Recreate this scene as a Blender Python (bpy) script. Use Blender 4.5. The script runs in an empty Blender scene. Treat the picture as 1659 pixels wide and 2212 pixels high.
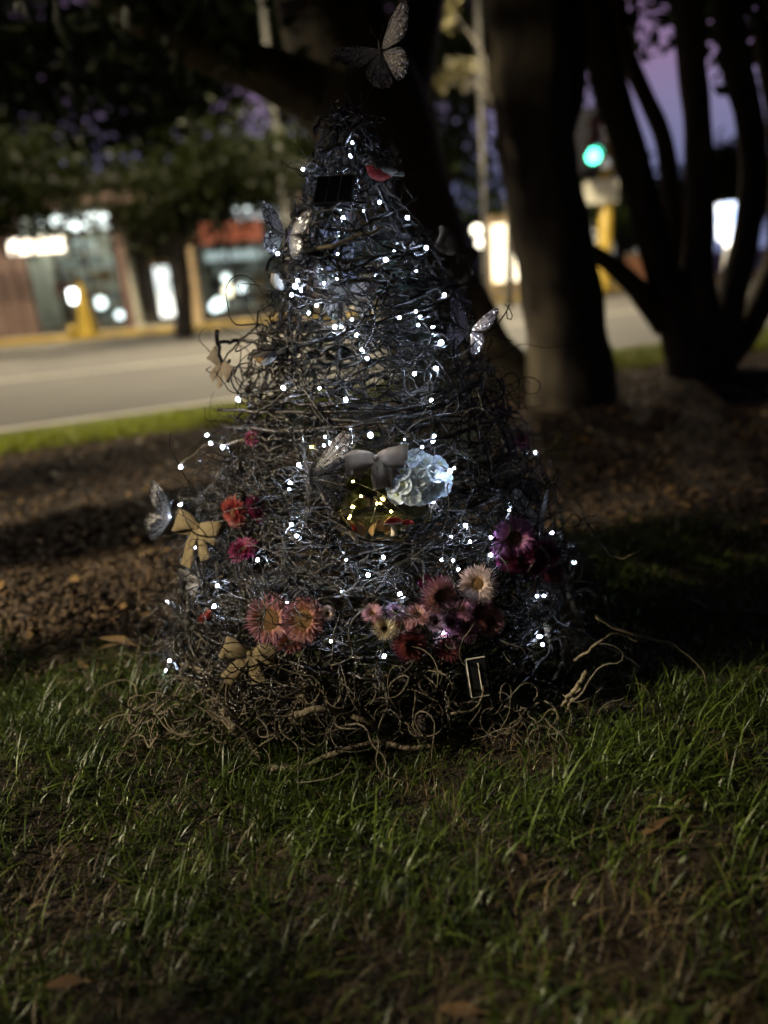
import bpy, math, random
import numpy as np
from mathutils import Vector, Matrix, Quaternion

# ------------------------------------------------------------------ camera, sky, exposure
SC = bpy.context.scene
COL = SC.collection
W, H, F = 1659.0, 2212.0, 1609.0            # the photograph's pixel frame used for measuring
PITCH, ROLL, CAM = math.radians(17.5), math.radians(4.5), np.array([0.0, 0.0, 0.75])
FWD = np.array([0, math.cos(PITCH), -math.sin(PITCH)])
_r0 = np.array([1.0, 0, 0]); _u0 = np.cross(_r0, FWD)
RIGHT = _r0 * math.cos(ROLL) - _u0 * math.sin(ROLL)
UP = _u0 * math.cos(ROLL) + _r0 * math.sin(ROLL)
cam_data = bpy.data.cameras.new("camera"); cam = bpy.data.objects.new("camera", cam_data); COL.objects.link(cam)
cam_data.sensor_fit = 'VERTICAL'; cam_data.sensor_height = 36.0; cam_data.lens = F / H * 36.0
cam_data.clip_start = 0.05; cam_data.clip_end = 2000
M4 = Matrix.Identity(4)
for _i in range(3):
    M4[_i][0] = RIGHT[_i]; M4[_i][1] = UP[_i]; M4[_i][2] = -FWD[_i]; M4[_i][3] = CAM[_i]
cam.matrix_world = M4
cam_data.dof.use_dof = True; cam_data.dof.focus_distance = 1.19; cam_data.dof.aperture_fstop = 1.32
SC.camera = cam

SC.view_settings.view_transform = 'Standard'; SC.view_settings.look = 'None'
SC.view_settings.exposure = 0.0; SC.view_settings.gamma = 1.0; SC.view_settings.use_curve_mapping = False
SC.render.engine = 'CYCLES'
SC.cycles.use_denoising = True; SC.cycles.denoiser = 'OPENIMAGEDENOISE'
SC.cycles.use_light_tree = True; SC.cycles.max_bounces = 5; SC.cycles.diffuse_bounces = 2
SC.cycles.glossy_bounces = 2; SC.cycles.transmission_bounces = 4; SC.cycles.transparent_max_bounces = 6
SC.cycles.sample_clamp_indirect = 3.0; SC.cycles.caustics_reflective = False; SC.cycles.caustics_refractive = False
SC.cycles.use_adaptive_sampling = True; SC.cycles.adaptive_threshold = 0.015

world = bpy.data.worlds.new("World"); SC.world = world; world.use_nodes = True
_nt = world.node_tree; _nt.nodes.clear()
_out = _nt.nodes.new('ShaderNodeOutputWorld')
_tc = _nt.nodes.new('ShaderNodeTexCoord'); _sep = _nt.nodes.new('ShaderNodeSeparateXYZ')
_ramp = _nt.nodes.new('ShaderNodeValToRGB'); _bg = _nt.nodes.new('ShaderNodeBackground')
_sky = _nt.nodes.new('ShaderNodeTexSky'); _sky.sky_type = 'NISHITA'; _sky.sun_disc = False
_sky.sun_elevation = math.radians(-4); _sky.sun_rotation = math.radians(20)
_bg2 = _nt.nodes.new('ShaderNodeBackground'); _bg2.inputs[1].default_value = 0.01
_add = _nt.nodes.new('ShaderNodeAddShader')
_nt.links.new(_tc.outputs['Generated'], _sep.inputs[0]); _nt.links.new(_sep.outputs[2], _ramp.inputs[0])
_e = _ramp.color_ramp.elements
_e[0].position = 0.0; _e[0].color = (0.17, 0.20, 0.36, 1)
_e[1].position = 1.0; _e[1].color = (0.003, 0.003, 0.008, 1)
for _p, _c in ((0.10, (0.15, 0.16, 0.30, 1)), (0.16, (0.20, 0.18, 0.32, 1)), (0.21, (0.25, 0.165, 0.30, 1)), (0.28, (0.22, 0.14, 0.26, 1)), (0.40, (0.03, 0.024, 0.05, 1)), (0.65, (0.006, 0.006, 0.014, 1))):
    _x = _e.new(_p); _x.color = _c
_nt.links.new(_ramp.outputs[0], _bg.inputs[0]); _bg.inputs[1].default_value = 1.1
_nt.links.new(_sky.outputs[0], _bg2.inputs[0])
_nt.links.new(_bg.outputs[0], _add.inputs[0]); _nt.links.new(_bg2.outputs[0], _add.inputs[1])
_nt.links.new(_add.outputs[0], _out.inputs[0])

rnd = random.Random(7)
RG = np.random.default_rng(11)

# ------------------------------------------------------------------ measuring
def ray(x, y): return FWD + RIGHT * ((x - W / 2) / F) - UP * ((y - H / 2) / F)
def ground(x, y, z=0.0):
    d = ray(x, y); return CAM + d * ((z - CAM[2]) / d[2])
def at(x, y, Y):
    d = ray(x, y); return CAM + d * (Y / d[1])
def pxm(n, p): return n * float((np.array(p) - CAM) @ FWD) / F         # n photo pixels in metres at point p

# ------------------------------------------------------------------ materials
MATS = {}
def new_mat(name):
    m = bpy.data.materials.new(name); m.use_nodes = True; MATS[name] = m
    return m, m.node_tree, m.node_tree.nodes['Principled BSDF']
def mat(name, c1, c2=None, scale=20.0, rough=0.7, bump=0.0, bscale=None, tint=False, spec=0.5, metal=0.0, detail=4.0,
        stretch=None, emit=None, strength=0.0, sheen=0.0, trans=0.0):
    m, nt, b = new_mat(name)
    b.inputs['Roughness'].default_value = rough; b.inputs['Metallic'].default_value = metal
    b.inputs['Specular IOR Level'].default_value = spec
    if c2 is None: c2 = tuple(min(1, x * 1.35) for x in c1)
    mix = nt.nodes.new('ShaderNodeMix'); mix.data_type = 'RGBA'
    mix.inputs[6].default_value = (*c1, 1); mix.inputs[7].default_value = (*c2, 1)
    tc = nt.nodes.new('ShaderNodeTexCoord'); src = tc.outputs['Object']
    if stretch:
        mp = nt.nodes.new('ShaderNodeMapping'); mp.inputs['Scale'].default_value = stretch
        nt.links.new(src, mp.inputs[0]); src = mp.outputs[0]
    n = nt.nodes.new('ShaderNodeTexNoise'); n.inputs['Scale'].default_value = scale; n.inputs['Detail'].default_value = detail
    nt.links.new(src, n.inputs['Vector'])
    if tint:
        a = nt.nodes.new('ShaderNodeAttribute'); a.attribute_name = 'tint'
        s = nt.nodes.new('ShaderNodeSeparateColor'); nt.links.new(a.outputs['Color'], s.inputs[0])
        ad = nt.nodes.new('ShaderNodeMath'); ad.operation = 'MULTIPLY_ADD'
        nt.links.new(n.outputs['Fac'], ad.inputs[0]); ad.inputs[1].default_value = 0.5
        sb = nt.nodes.new('ShaderNodeMath'); sb.operation = 'SUBTRACT'; nt.links.new(s.outputs[0], sb.inputs[0]); sb.inputs[1].default_value = 0.25
        nt.links.new(sb.outputs[0], ad.inputs[2]); ad.use_clamp = True
        nt.links.new(ad.outputs[0], mix.inputs[0])
    else:
        r = nt.nodes.new('ShaderNodeMapRange'); r.inputs[1].default_value = 0.3; r.inputs[2].default_value = 0.7
        nt.links.new(n.outputs['Fac'], r.inputs[0]); nt.links.new(r.outputs[0], mix.inputs[0])
    nt.links.new(mix.outputs[2], b.inputs['Base Color'])
    if bump:
        n2 = nt.nodes.new('ShaderNodeTexNoise'); n2.inputs['Scale'].default_value = bscale or scale * 3; n2.inputs['Detail'].default_value = 5
        nt.links.new(src, n2.inputs['Vector'])
        bp = nt.nodes.new('ShaderNodeBump'); bp.inputs['Strength'].default_value = bump; bp.inputs['Distance'].default_value = 0.01
        nt.links.new(n2.outputs['Fac'], bp.inputs['Height']); nt.links.new(bp.outputs[0], b.inputs['Normal'])
    if emit:
        b.inputs['Emission Color'].default_value = (*emit, 1); b.inputs['Emission Strength'].default_value = strength
    if trans:
        tr = nt.nodes.new('ShaderNodeBsdfTranslucent'); nt.links.new(mix.outputs[2], tr.inputs[0])
        ms = nt.nodes.new('ShaderNodeMixShader'); ms.inputs[0].default_value = trans
        nt.links.new(b.outputs[0], ms.inputs[1]); nt.links.new(tr.outputs[0], ms.inputs[2])
        nt.links.new(ms.outputs[0], nt.nodes['Material Output'].inputs[0])
    return m
def glow(name, col, strength, base=(0.8, 0.8, 0.8), vary=None):
    """a lamp, tube or lit sign; vary: second colour mixed in by a soft print pattern"""
    m, nt, b = new_mat(name)
    b.inputs['Base Color'].default_value = (*base, 1); b.inputs['Roughness'].default_value = 0.4
    b.inputs['Emission Color'].default_value = (*col, 1); b.inputs['Emission Strength'].default_value = strength
    if vary:
        tc = nt.nodes.new('ShaderNodeTexCoord'); n = nt.nodes.new('ShaderNodeTexNoise'); n.inputs['Scale'].default_value = vary[1]
        mix = nt.nodes.new('ShaderNodeMix'); mix.data_type = 'RGBA'
        mix.inputs[6].default_value = (*col, 1); mix.inputs[7].default_value = (*vary[0], 1)
        r = nt.nodes.new('ShaderNodeMapRange'); r.inputs[1].default_value = 0.4; r.inputs[2].default_value = 0.65
        nt.links.new(tc.outputs['Object'], n.inputs['Vector']); nt.links.new(n.outputs['Fac'], r.inputs[0])
        nt.links.new(r.outputs[0], mix.inputs[0]); nt.links.new(mix.outputs[2], b.inputs['Emission Color'])
    return m
def ramp2(name, inner, outer, rough=0.6, noise=0.15, trans=0.2):
    """petals: colour runs along the petal (tint.g), each petal a little different (tint.r)"""
    m, nt, b = new_mat(name); b.inputs['Roughness'].default_value = rough
    a = nt.nodes.new('ShaderNodeAttribute'); a.attribute_name = 'tint'
    s = nt.nodes.new('ShaderNodeSeparateColor'); nt.links.new(a.outputs['Color'], s.inputs[0])
    mix = nt.nodes.new('ShaderNodeMix'); mix.data_type = 'RGBA'
    mix.inputs[6].default_value = (*inner, 1); mix.inputs[7].default_value = (*outer, 1)
    nt.links.new(s.outputs[1], mix.inputs[0])
    hsv = nt.nodes.new('ShaderNodeHueSaturation')
    mr = nt.nodes.new('ShaderNodeMapRange'); mr.inputs[3].default_value = 0.65; mr.inputs[4].default_value = 1.4
    nt.links.new(s.outputs[0], mr.inputs[0]); nt.links.new(mr.outputs[0], hsv.inputs['Value'])
    nt.links.new(mix.outputs[2], hsv.inputs['Color']); nt.links.new(hsv.outputs[0], b.inputs['Base Color'])
    if trans:
        tr = nt.nodes.new('ShaderNodeBsdfTranslucent'); nt.links.new(hsv.outputs[0], tr.inputs[0])
        ms = nt.nodes.new('ShaderNodeMixShader'); ms.inputs[0].default_value = trans
        nt.links.new(b.outputs[0], ms.inputs[1]); nt.links.new(tr.outputs[0], ms.inputs[2])
        nt.links.new(ms.outputs[0], nt.nodes['Material Output'].inputs[0])
    return m
def wing_mat(name, base, edge, vein, glitter=0.5):
    m, nt, b = new_mat(name); b.inputs['Roughness'].default_value = 0.55
    N = nt.nodes.new; L = nt.links.new
    a = N('ShaderNodeAttribute'); a.attribute_name = 'tint'; s = N('ShaderNodeSeparateColor'); L(a.outputs['Color'], s.inputs[0])
    tc = N('ShaderNodeTexCoord')
    n = N('ShaderNodeTexNoise'); n.inputs['Scale'].default_value = 60; L(tc.outputs['Object'], n.inputs['Vector'])
    # veins fanning from the root
    wob = N('ShaderNodeMath'); wob.operation = 'MULTIPLY_ADD'; L(n.outputs['Fac'], wob.inputs[0]); wob.inputs[1].default_value = 0.05; L(s.outputs[1], wob.inputs[2])
    mul = N('ShaderNodeMath'); mul.operation = 'MULTIPLY'; L(wob.outputs[0], mul.inputs[0]); mul.inputs[1].default_value = 8.0
    fr = N('ShaderNodeMath'); fr.operation = 'PINGPONG'; L(mul.outputs[0], fr.inputs[0]); fr.inputs[1].default_value = 0.5
    lt = N('ShaderNodeMath'); lt.operation = 'LESS_THAN'; L(fr.outputs[0], lt.inputs[0]); lt.inputs[1].default_value = 0.085
    # cells near the margin
    v = N('ShaderNodeTexVoronoi'); v.feature = 'DISTANCE_TO_EDGE'; v.inputs['Scale'].default_value = 120; L(tc.outputs['Object'], v.inputs['Vector'])
    vl = N('ShaderNodeMath'); vl.operation = 'LESS_THAN'; L(v.outputs['Distance'], vl.inputs[0]); vl.inputs[1].default_value = 0.07
    mg = N('ShaderNodeMath'); mg.operation = 'GREATER_THAN'; L(s.outputs[2], mg.inputs[0]); mg.inputs[1].default_value = 0.62
    cell = N('ShaderNodeMath'); cell.operation = 'MULTIPLY'; L(vl.outputs[0], cell.inputs[0]); L(mg.outputs[0], cell.inputs[1])
    mx = N('ShaderNodeMath'); mx.operation = 'MAXIMUM'; L(lt.outputs[0], mx.inputs[0]); L(cell.outputs[0], mx.inputs[1])
    m1 = N('ShaderNodeMix'); m1.data_type = 'RGBA'; m1.inputs[6].default_value = (*base, 1); m1.inputs[7].default_value = (*edge, 1)
    eg = N('ShaderNodeMapRange'); eg.inputs[1].default_value = 0.45; eg.inputs[2].default_value = 1.0; L(s.outputs[2], eg.inputs[0])
    eg2 = N('ShaderNodeMath'); eg2.operation = 'MULTIPLY'; L(eg.outputs[0], eg2.inputs[0]); L(n.outputs['Fac'], eg2.inputs[1])
    eg3 = N('ShaderNodeMath'); eg3.operation = 'MULTIPLY'; L(eg2.outputs[0], eg3.inputs[0]); eg3.inputs[1].default_value = 1.8; eg3.use_clamp = True
    L(eg3.outputs[0], m1.inputs[0])
    m2 = N('ShaderNodeMix'); m2.data_type = 'RGBA'; L(m1.outputs[2], m2.inputs[6]); m2.inputs[7].default_value = (*vein, 1); L(mx.outputs[0], m2.inputs[0])
    # glitter flecks
    g = N('ShaderNodeTexVoronoi'); g.inputs['Scale'].default_value = 420; L(tc.outputs['Object'], g.inputs['Vector'])
    gs = N('ShaderNodeSeparateColor'); L(g.outputs['Color'], gs.inputs[0])
    gt = N('ShaderNodeMath'); gt.operation = 'GREATER_THAN'; L(gs.outputs[0], gt.inputs[0]); gt.inputs[1].default_value = 1 - glitter * 0.35
    L(gt.outputs[0], b.inputs['Metallic'])
    m3 = N('ShaderNodeMix'); m3.data_type = 'RGBA'; L(m2.outputs[2], m3.inputs[6]); m3.inputs[7].default_value = (0.85, 0.83, 0.78, 1); L(gt.outputs[0], m3.inputs[0])
    L(m3.outputs[2], b.inputs['Base Color'])
    rr = N('ShaderNodeMapRange'); rr.inputs[3].default_value = 0.55; rr.inputs[4].default_value = 0.18; L(gt.outputs[0], rr.inputs[0]); L(rr.outputs[0], b.inputs['Roughness'])
    nv = N('ShaderNodeBump'); nv.inputs['Strength'].default_value = 0.8; nv.inputs['Distance'].default_value = 0.001; L(gs.outputs[1], nv.inputs['Height']); L(nv.outputs[0], b.inputs['Normal'])
    tr = N('ShaderNodeBsdfTranslucent'); L(m2.outputs[2], tr.inputs[0])
    ms = N('ShaderNodeMixShader'); ms.inputs[0].default_value = 0.3
    L(b.outputs[0], ms.inputs[1]); L(tr.outputs[0], ms.inputs[2]); L(ms.outputs[0], nt.nodes['Material Output'].inputs[0])
    return m

mat('bark_twig', (0.004, 0.0035, 0.003), (0.050, 0.040, 0.025), 60, 0.27, 0.4, 300, tint=True, spec=0.7)
mat('bark_root', (0.065, 0.053, 0.032), (0.25, 0.20, 0.12), 70, 0.55, 0.5, 260, tint=True)
mat('bark_tree', (0.026, 0.020, 0.014), (0.12, 0.097, 0.058), 9, 0.9, 1.0, 20, stretch=(1, 1, 0.16))
mat('bark_far', (0.03, 0.026, 0.02), (0.07, 0.06, 0.045), 6, 0.9, 0.6)
mat('leaf_dark', (0.018, 0.030, 0.008), (0.05, 0.075, 0.018), 3, 0.6, tint=True, spec=0.15)
mat('leaf_mid', (0.004, 0.006, 0.001), (0.016, 0.022, 0.003), 3, 0.6, spec=0.08, tint=True, trans=0.25)
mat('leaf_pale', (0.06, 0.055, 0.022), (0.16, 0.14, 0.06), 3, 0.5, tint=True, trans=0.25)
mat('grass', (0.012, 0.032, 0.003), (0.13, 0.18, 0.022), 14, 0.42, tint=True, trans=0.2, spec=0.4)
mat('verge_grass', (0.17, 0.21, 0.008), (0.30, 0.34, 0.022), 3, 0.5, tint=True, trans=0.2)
mat('straw', (0.030, 0.018, 0.008), (0.26, 0.185, 0.070), 14, 0.6, tint=True)
mat('chip', (0.022, 0.012, 0.006), (0.18, 0.11, 0.046), 30, 0.75, 0.4, 200, tint=True)
mat('litter', (0.07, 0.036, 0.014), (0.34, 0.21, 0.075), 18, 0.55, tint=True, spec=0.5)
mat('soil', (0.010, 0.0065, 0.004), (0.030, 0.018, 0.010), 9, 0.95, 0.9, 60)
mat('asphalt', (0.062, 0.058, 0.052), (0.095, 0.088, 0.076), 0.9, 0.75, 0.25, 90, detail=8)
mat('concrete', (0.22, 0.205, 0.17), (0.33, 0.31, 0.26), 1.5, 0.85, 0.2, 30)
mat('line_paint', (0.42, 0.40, 0.34), (0.6, 0.58, 0.5), 8, 0.7)
mat('yellow_paint', (0.30, 0.20, 0.015), (0.42, 0.28, 0.03), 3, 0.5)
mat('brown_wall', (0.085, 0.05, 0.04), (0.13, 0.085, 0.068), 1.6, 0.7, 0.1)
mat('dark_wall', (0.02, 0.016, 0.013), (0.04, 0.03, 0.024), 2, 0.8)
mat('tan_wall', (0.24, 0.17, 0.09), (0.32, 0.235, 0.13), 2, 0.7)
mat('brick', (0.20, 0.085, 0.04), (0.30, 0.14, 0.07), 4, 0.85)
mat('roof', (0.02, 0.02, 0.021), (0.04, 0.038, 0.036), 3, 0.8)
mat('steel', (0.025, 0.024, 0.021), (0.04, 0.038, 0.033), 5, 0.45, metal=0.2)
mat('white_metal', (0.62, 0.60, 0.54), (0.74, 0.72, 0.66), 5, 0.5)
mat('black_plastic', (0.012, 0.012, 0.013), (0.022, 0.022, 0.024), 40, 0.35)
mat('panel_black', (0.002, 0.002, 0.003), (0.004, 0.004, 0.006), 40, 0.7, spec=0.05)
mat('edge_metal', (0.75, 0.70, 0.58), (0.85, 0.80, 0.70), 90, 0.4, metal=0.25)
mat('wire', (0.006, 0.010, 0.007), (0.012, 0.016, 0.012), 50, 0.4)
mat('silver_wire', (0.5, 0.5, 0.48), (0.6, 0.6, 0.58), 50, 0.3, metal=1.0)
mat('goods', (0.30, 0.36, 0.36), (0.62, 0.68, 0.66), 3.2, 0.5, detail=1)
mat('goods_dark', (0.10, 0.11, 0.12), (0.30, 0.33, 0.33), 3.2, 0.5, detail=1)
mat('red_board', (0.42, 0.05, 0.035), (0.52, 0.08, 0.05), 3, 0.5)
mat('cream_sign', (0.50, 0.48, 0.36), (0.58, 0.56, 0.44), 3, 0.5)
mat('needle', (0.010, 0.028, 0.022), (0.03, 0.075, 0.055), 20, 0.45, tint=True)
mat('ivy', (0.020, 0.030, 0.003), (0.085, 0.10, 0.012), 25, 0.45, 0.3, 120, tint=True, trans=0.25)
mat('moss', (0.008, 0.011, 0.002), (0.028, 0.030, 0.006), 60, 0.9, 0.8, 200)
mat('cone_scale', (0.06, 0.045, 0.045), (0.14, 0.11, 0.105), 60, 0.6)
mat('bird_red', (0.26, 0.006, 0.005), (0.42, 0.015, 0.010), 70, 0.75, 0.6, 400)
mat('bird_grey', (0.20, 0.20, 0.18), (0.42, 0.42, 0.38), 60, 0.7, 0.4, 300)
mat('bird_tan', (0.26, 0.15, 0.055), (0.40, 0.25, 0.11), 60, 0.75, 0.4, 300)
mat('bird_white', (0.52, 0.49, 0.42), (0.70, 0.68, 0.62), 60, 0.75, 0.4, 300)
mat('bird_dark', (0.025, 0.022, 0.02), (0.07, 0.062, 0.055), 60, 0.65, 0.4, 300)
mat('beak', (0.03, 0.025, 0.02), (0.05, 0.045, 0.035), 40, 0.4)
mat('cap_red', (0.42, 0.012, 0.010), (0.55, 0.025, 0.016), 50, 0.3)
mat('cap_white', (0.60, 0.52, 0.42), (0.75, 0.68, 0.56), 60, 0.7)
mat('disc_brown', (0.10, 0.045, 0.010), (0.26, 0.135, 0.030), 260, 0.85, 1.0, 700)
mat('floret_eye', (0.45, 0.5, 0.12), (0.55, 0.6, 0.2), 60, 0.6)
mat('body_dark', (0.02, 0.017, 0.014), (0.05, 0.04, 0.03), 90, 0.6)
ramp2('white_petal', (0.62, 0.70, 0.60), (0.70, 0.82, 0.97), 0.6, trans=0.3)
PAL = {'pink': ((0.50, 0.30, 0.20), (0.46, 0.22, 0.28)), 'pale': ((0.55, 0.42, 0.26), (0.60, 0.46, 0.47)), 'cream': ((0.52, 0.42, 0.20), (0.62, 0.54, 0.40)),
       'lilac': ((0.42, 0.28, 0.36), (0.52, 0.38, 0.60)), 'magenta': ((0.22, 0.03, 0.05), (0.27, 0.03, 0.12)), 'purple': ((0.46, 0.20, 0.22), (0.46, 0.16, 0.42)),
       'mauve': ((0.40, 0.20, 0.20), (0.38, 0.16, 0.30)), 'red': ((0.40, 0.16, 0.09), (0.24, 0.05, 0.085)), 'plum': ((0.42, 0.20, 0.075), (0.14, 0.03, 0.065)),
       'sunset': ((0.46, 0.25, 0.10), (0.20, 0.055, 0.13)), 'scarlet': ((0.20, 0.015, 0.03), (0.32, 0.045, 0.03))}
for _k, (_a, _b) in PAL.items(): ramp2('petal_' + _k, _a, _b)
wing_mat('wing_tan', (0.52, 0.45, 0.33), (0.32, 0.24, 0.15), (0.05, 0.04, 0.03), 0.6)
wing_mat('wing_white', (0.74, 0.73, 0.72), (0.55, 0.54, 0.54), (0.06, 0.06, 0.06), 0.5)
wing_mat('wing_grey', (0.58, 0.54, 0.52), (0.36, 0.32, 0.31), (0.07, 0.06, 0.06), 0.7)
wing_mat('wing_mauve', (0.36, 0.32, 0.38), (0.20, 0.18, 0.22), (0.04, 0.035, 0.045), 0.5)
# burlap ribbon: two crossing wave textures
def burlap(name, c1, c2, trans=0.3):
    m, nt, b = new_mat(name); N = nt.nodes.new; L = nt.links.new
    tc = N('ShaderNodeTexCoord'); b.inputs['Roughness'].default_value = 0.85
    hs = []
    for ax in ('X', 'Y'):
        w = N('ShaderNodeTexWave'); w.wave_type = 'BANDS'; w.bands_direction = ax; w.inputs['Scale'].default_value = 260; w.inputs['Distortion'].default_value = 1.2
        L(tc.outputs['Object'], w.inputs['Vector']); hs.append(w)
    mx = N('ShaderNodeMath'); mx.operation = 'MAXIMUM'; L(hs[0].outputs['Fac'], mx.inputs[0]); L(hs[1].outputs['Fac'], mx.inputs[1])
    n = N('ShaderNodeTexNoise'); n.inputs['Scale'].default_value = 70; L(tc.outputs['Object'], n.inputs['Vector'])
    mu = N('ShaderNodeMath'); mu.operation = 'MULTIPLY'; L(mx.outputs[0], mu.inputs[0]); L(n.outputs['Fac'], mu.inputs[1])
    r = N('ShaderNodeMapRange'); r.inputs[1].default_value = 0.15; r.inputs[2].default_value = 0.6; L(mu.outputs[0], r.inputs[0])
    mix = N('ShaderNodeMix'); mix.data_type = 'RGBA'; mix.inputs[6].default_value = (*c1, 1); mix.inputs[7].default_value = (*c2, 1); L(r.outputs[0], mix.inputs[0])
    L(mix.outputs[2], b.inputs['Base Color'])
    bp = N('ShaderNodeBump'); bp.inputs['Strength'].default_value = 0.6; bp.inputs['Distance'].default_value = 0.001; L(mx.outputs[0], bp.inputs['Height']); L(bp.outputs[0], b.inputs['Normal'])
    tr = N('ShaderNodeBsdfTranslucent'); L(mix.outputs[2], tr.inputs[0]); ms = N('ShaderNodeMixShader'); ms.inputs[0].default_value = trans
    L(b.outputs[0], ms.inputs[1]); L(tr.outputs[0], ms.inputs[2]); L(ms.outputs[0], nt.nodes['Material Output'].inputs[0])
burlap('burlap', (0.22, 0.165, 0.08), (0.46, 0.37, 0.21))
burlap('burlap_brown', (0.24, 0.19, 0.14), (0.44, 0.37, 0.28))
# glass
_m, _nt, _b = new_mat('glass')
_b.inputs['Base Color'].default_value = (0.9, 0.95, 0.93, 1); _b.inputs['Transmission Weight'].default_value = 1.0
_b.inputs['Roughness'].default_value = 0.0; _b.inputs['IOR'].default_value = 1.05
# lamps and lit things
glow('led', (0.66, 0.77, 1.0), 135.0); glow('led_warm', (1.0, 0.74, 0.20), 36.0)
glow('tube_cool', (0.86, 0.97, 1.0), 3.2); glow('tube_bright', (0.95, 1.0, 1.0), 8.0); glow('door_lit', (0.92, 1.0, 1.0), 1.7, vary=((0.45, 0.55, 0.55), 2.2)); glow('panel_cool', (0.80, 0.95, 0.95), 0.55); glow('fascia_lit', (1.0, 0.90, 0.74), 3.6, vary=((0.9, 0.72, 0.5), 2.5))
glow('spot_cool', (0.9, 1.0, 0.98), 7.0); glow('spot_warm', (1.0, 0.88, 0.62), 8.0)
glow('sign_orange', (0.80, 0.10, 0.03), 0.09, (0.10, 0.025, 0.012), ((0.9, 0.40, 0.26), 1.6)); glow('sign_blue', (0.30, 0.38, 0.55), 0.12, (0.12, 0.15, 0.2))
glow('poster', (1.0, 0.80, 0.42), 2.6, vary=((1.0, 0.95, 0.82), 1.0)); glow('lantern_lit', (0.90, 0.95, 1.0), 3.4, vary=((0.45, 0.62, 1.0), 3.0))
glow('globe', (1.0, 0.92, 0.72), 4.5); glow('green_lens', (0.10, 1.0, 0.62), 9.0); glow('dark_lens', (0.1, 0.02, 0.01), 0.02, (0.06, 0.02, 0.02))
glow('window_lit', (1.0, 0.90, 0.70), 2.2); glow('window_dim', (0.60, 0.62, 0.55), 0.35); glow('street_lens', (1.0, 0.86, 0.58), 6.0)

for _n in ('led', 'led_warm'):                        # bulbs of one string differ in brightness
    _t = MATS[_n].node_tree; _oi = _t.nodes.new('ShaderNodeObjectInfo'); _mr = _t.nodes.new('ShaderNodeMapRange')
    _s = _t.nodes['Principled BSDF'].inputs['Emission Strength']; _mr.inputs[3].default_value = _s.default_value * 0.3; _mr.inputs[4].default_value = _s.default_value * 1.7
    _t.links.new(_oi.outputs['Random'], _mr.inputs[0]); _t.links.new(_mr.outputs[0], _s)
# ------------------------------------------------------------------ mesh helpers
class MB:
    def __init__(s): s.v = []; s.f = []; s.t = []
    def add(s, verts, faces, tint=(0.5, 0.5, 0.5)):
        o = len(s.v); s.v += [tuple(map(float, p)) for p in verts]
        s.f += [tuple(i + o for i in f) for f in faces]
        s.t += list(tint) if isinstance(tint, list) else [tint] * len(verts)
    def box(s, lo, hi, tint=(0.5, 0.5, 0.5)):
        (a, b, c), (d, e, f) = lo, hi
        s.add([(a, b, c), (d, b, c), (d, e, c), (a, e, c), (a, b, f), (d, b, f), (d, e, f), (a, e, f)],
              [(3, 2, 1, 0), (4, 5, 6, 7), (0, 1, 5, 4), (1, 2, 6, 5), (2, 3, 7, 6), (3, 0, 4, 7)], tint)
    def tube(s, pts, radii, sides=6, tint=(0.5, 0.5, 0.5), cap=True, flat=1.0):
        P = np.asarray(pts, float); n = len(P)
        T = np.gradient(P, axis=0); T /= np.linalg.norm(T, axis=1)[:, None] + 1e-9
        ref = np.array([0, 0, 1.0]) if abs(T[0][2]) < 0.9 else np.array([1.0, 0, 0])
        u = np.cross(T[0], ref); u /= np.linalg.norm(u) + 1e-9
        vs = []
        if np.isscalar(radii): radii = [radii] * n
        for i in range(n):
            u = u - T[i] * (u @ T[i]); u /= np.linalg.norm(u) + 1e-9
            w = np.cross(T[i], u)
            for k in range(sides):
                a = 2 * math.pi * k / sides
                vs.append(P[i] + radii[i] * (u * math.cos(a) + w * math.sin(a) * flat))
        fs = []
        for i in range(n - 1):
            for k in range(sides):
                k2 = (k + 1) % sides
                fs.append((i * sides + k, i * sides + k2, (i + 1) * sides + k2, (i + 1) * sides + k))
        if cap: fs.append(tuple(range(sides - 1, -1, -1))); fs.append(tuple((n - 1) * sides + k for k in range(sides)))
        s.add(vs, fs, tint)
    def lathe(s, prof, sides=12, tint=(0.5, 0.5, 0.5), axis='z'):
        vs = []
        for r, z in prof:
            for k in range(sides):
                a = 2 * math.pi * k / sides; p = (r * math.cos(a), r * math.sin(a), z)
                vs.append(p if axis == 'z' else (p[0], -p[2], p[1]))
        fs = []
        for i in range(len(prof) - 1):
            for k in range(sides):
                k2 = (k + 1) % sides; fs.append((i * sides + k, i * sides + k2, (i + 1) * sides + k2, (i + 1) * sides + k))
        fs.append(tuple(range(sides - 1, -1, -1))); fs.append(tuple((len(prof) - 1) * sides + k for k in range(sides)))
        s.add(vs, fs, tint)
    def xf(s, m):
        s.v = [tuple(m @ Vector(p)) for p in s.v]; return s
    def mesh(s, name, material, smooth=True):
        me = bpy.data.meshes.new(name); me.from_pydata(s.v, [], s.f)
        ca = me.color_attributes.new('tint', 'FLOAT_COLOR', 'POINT')
        ca.data.foreach_set('color', np.array([(*t, 1.0) for t in s.t], np.float32).ravel())
        if smooth: me.polygons.foreach_set('use_smooth', np.ones(len(me.polygons), bool))
        me.materials.append(MATS[material]); me.update(); return me
    def build(s, name, material, parent=None, smooth=True):
        return link(name, s.mesh(name, material, smooth), parent)
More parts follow.
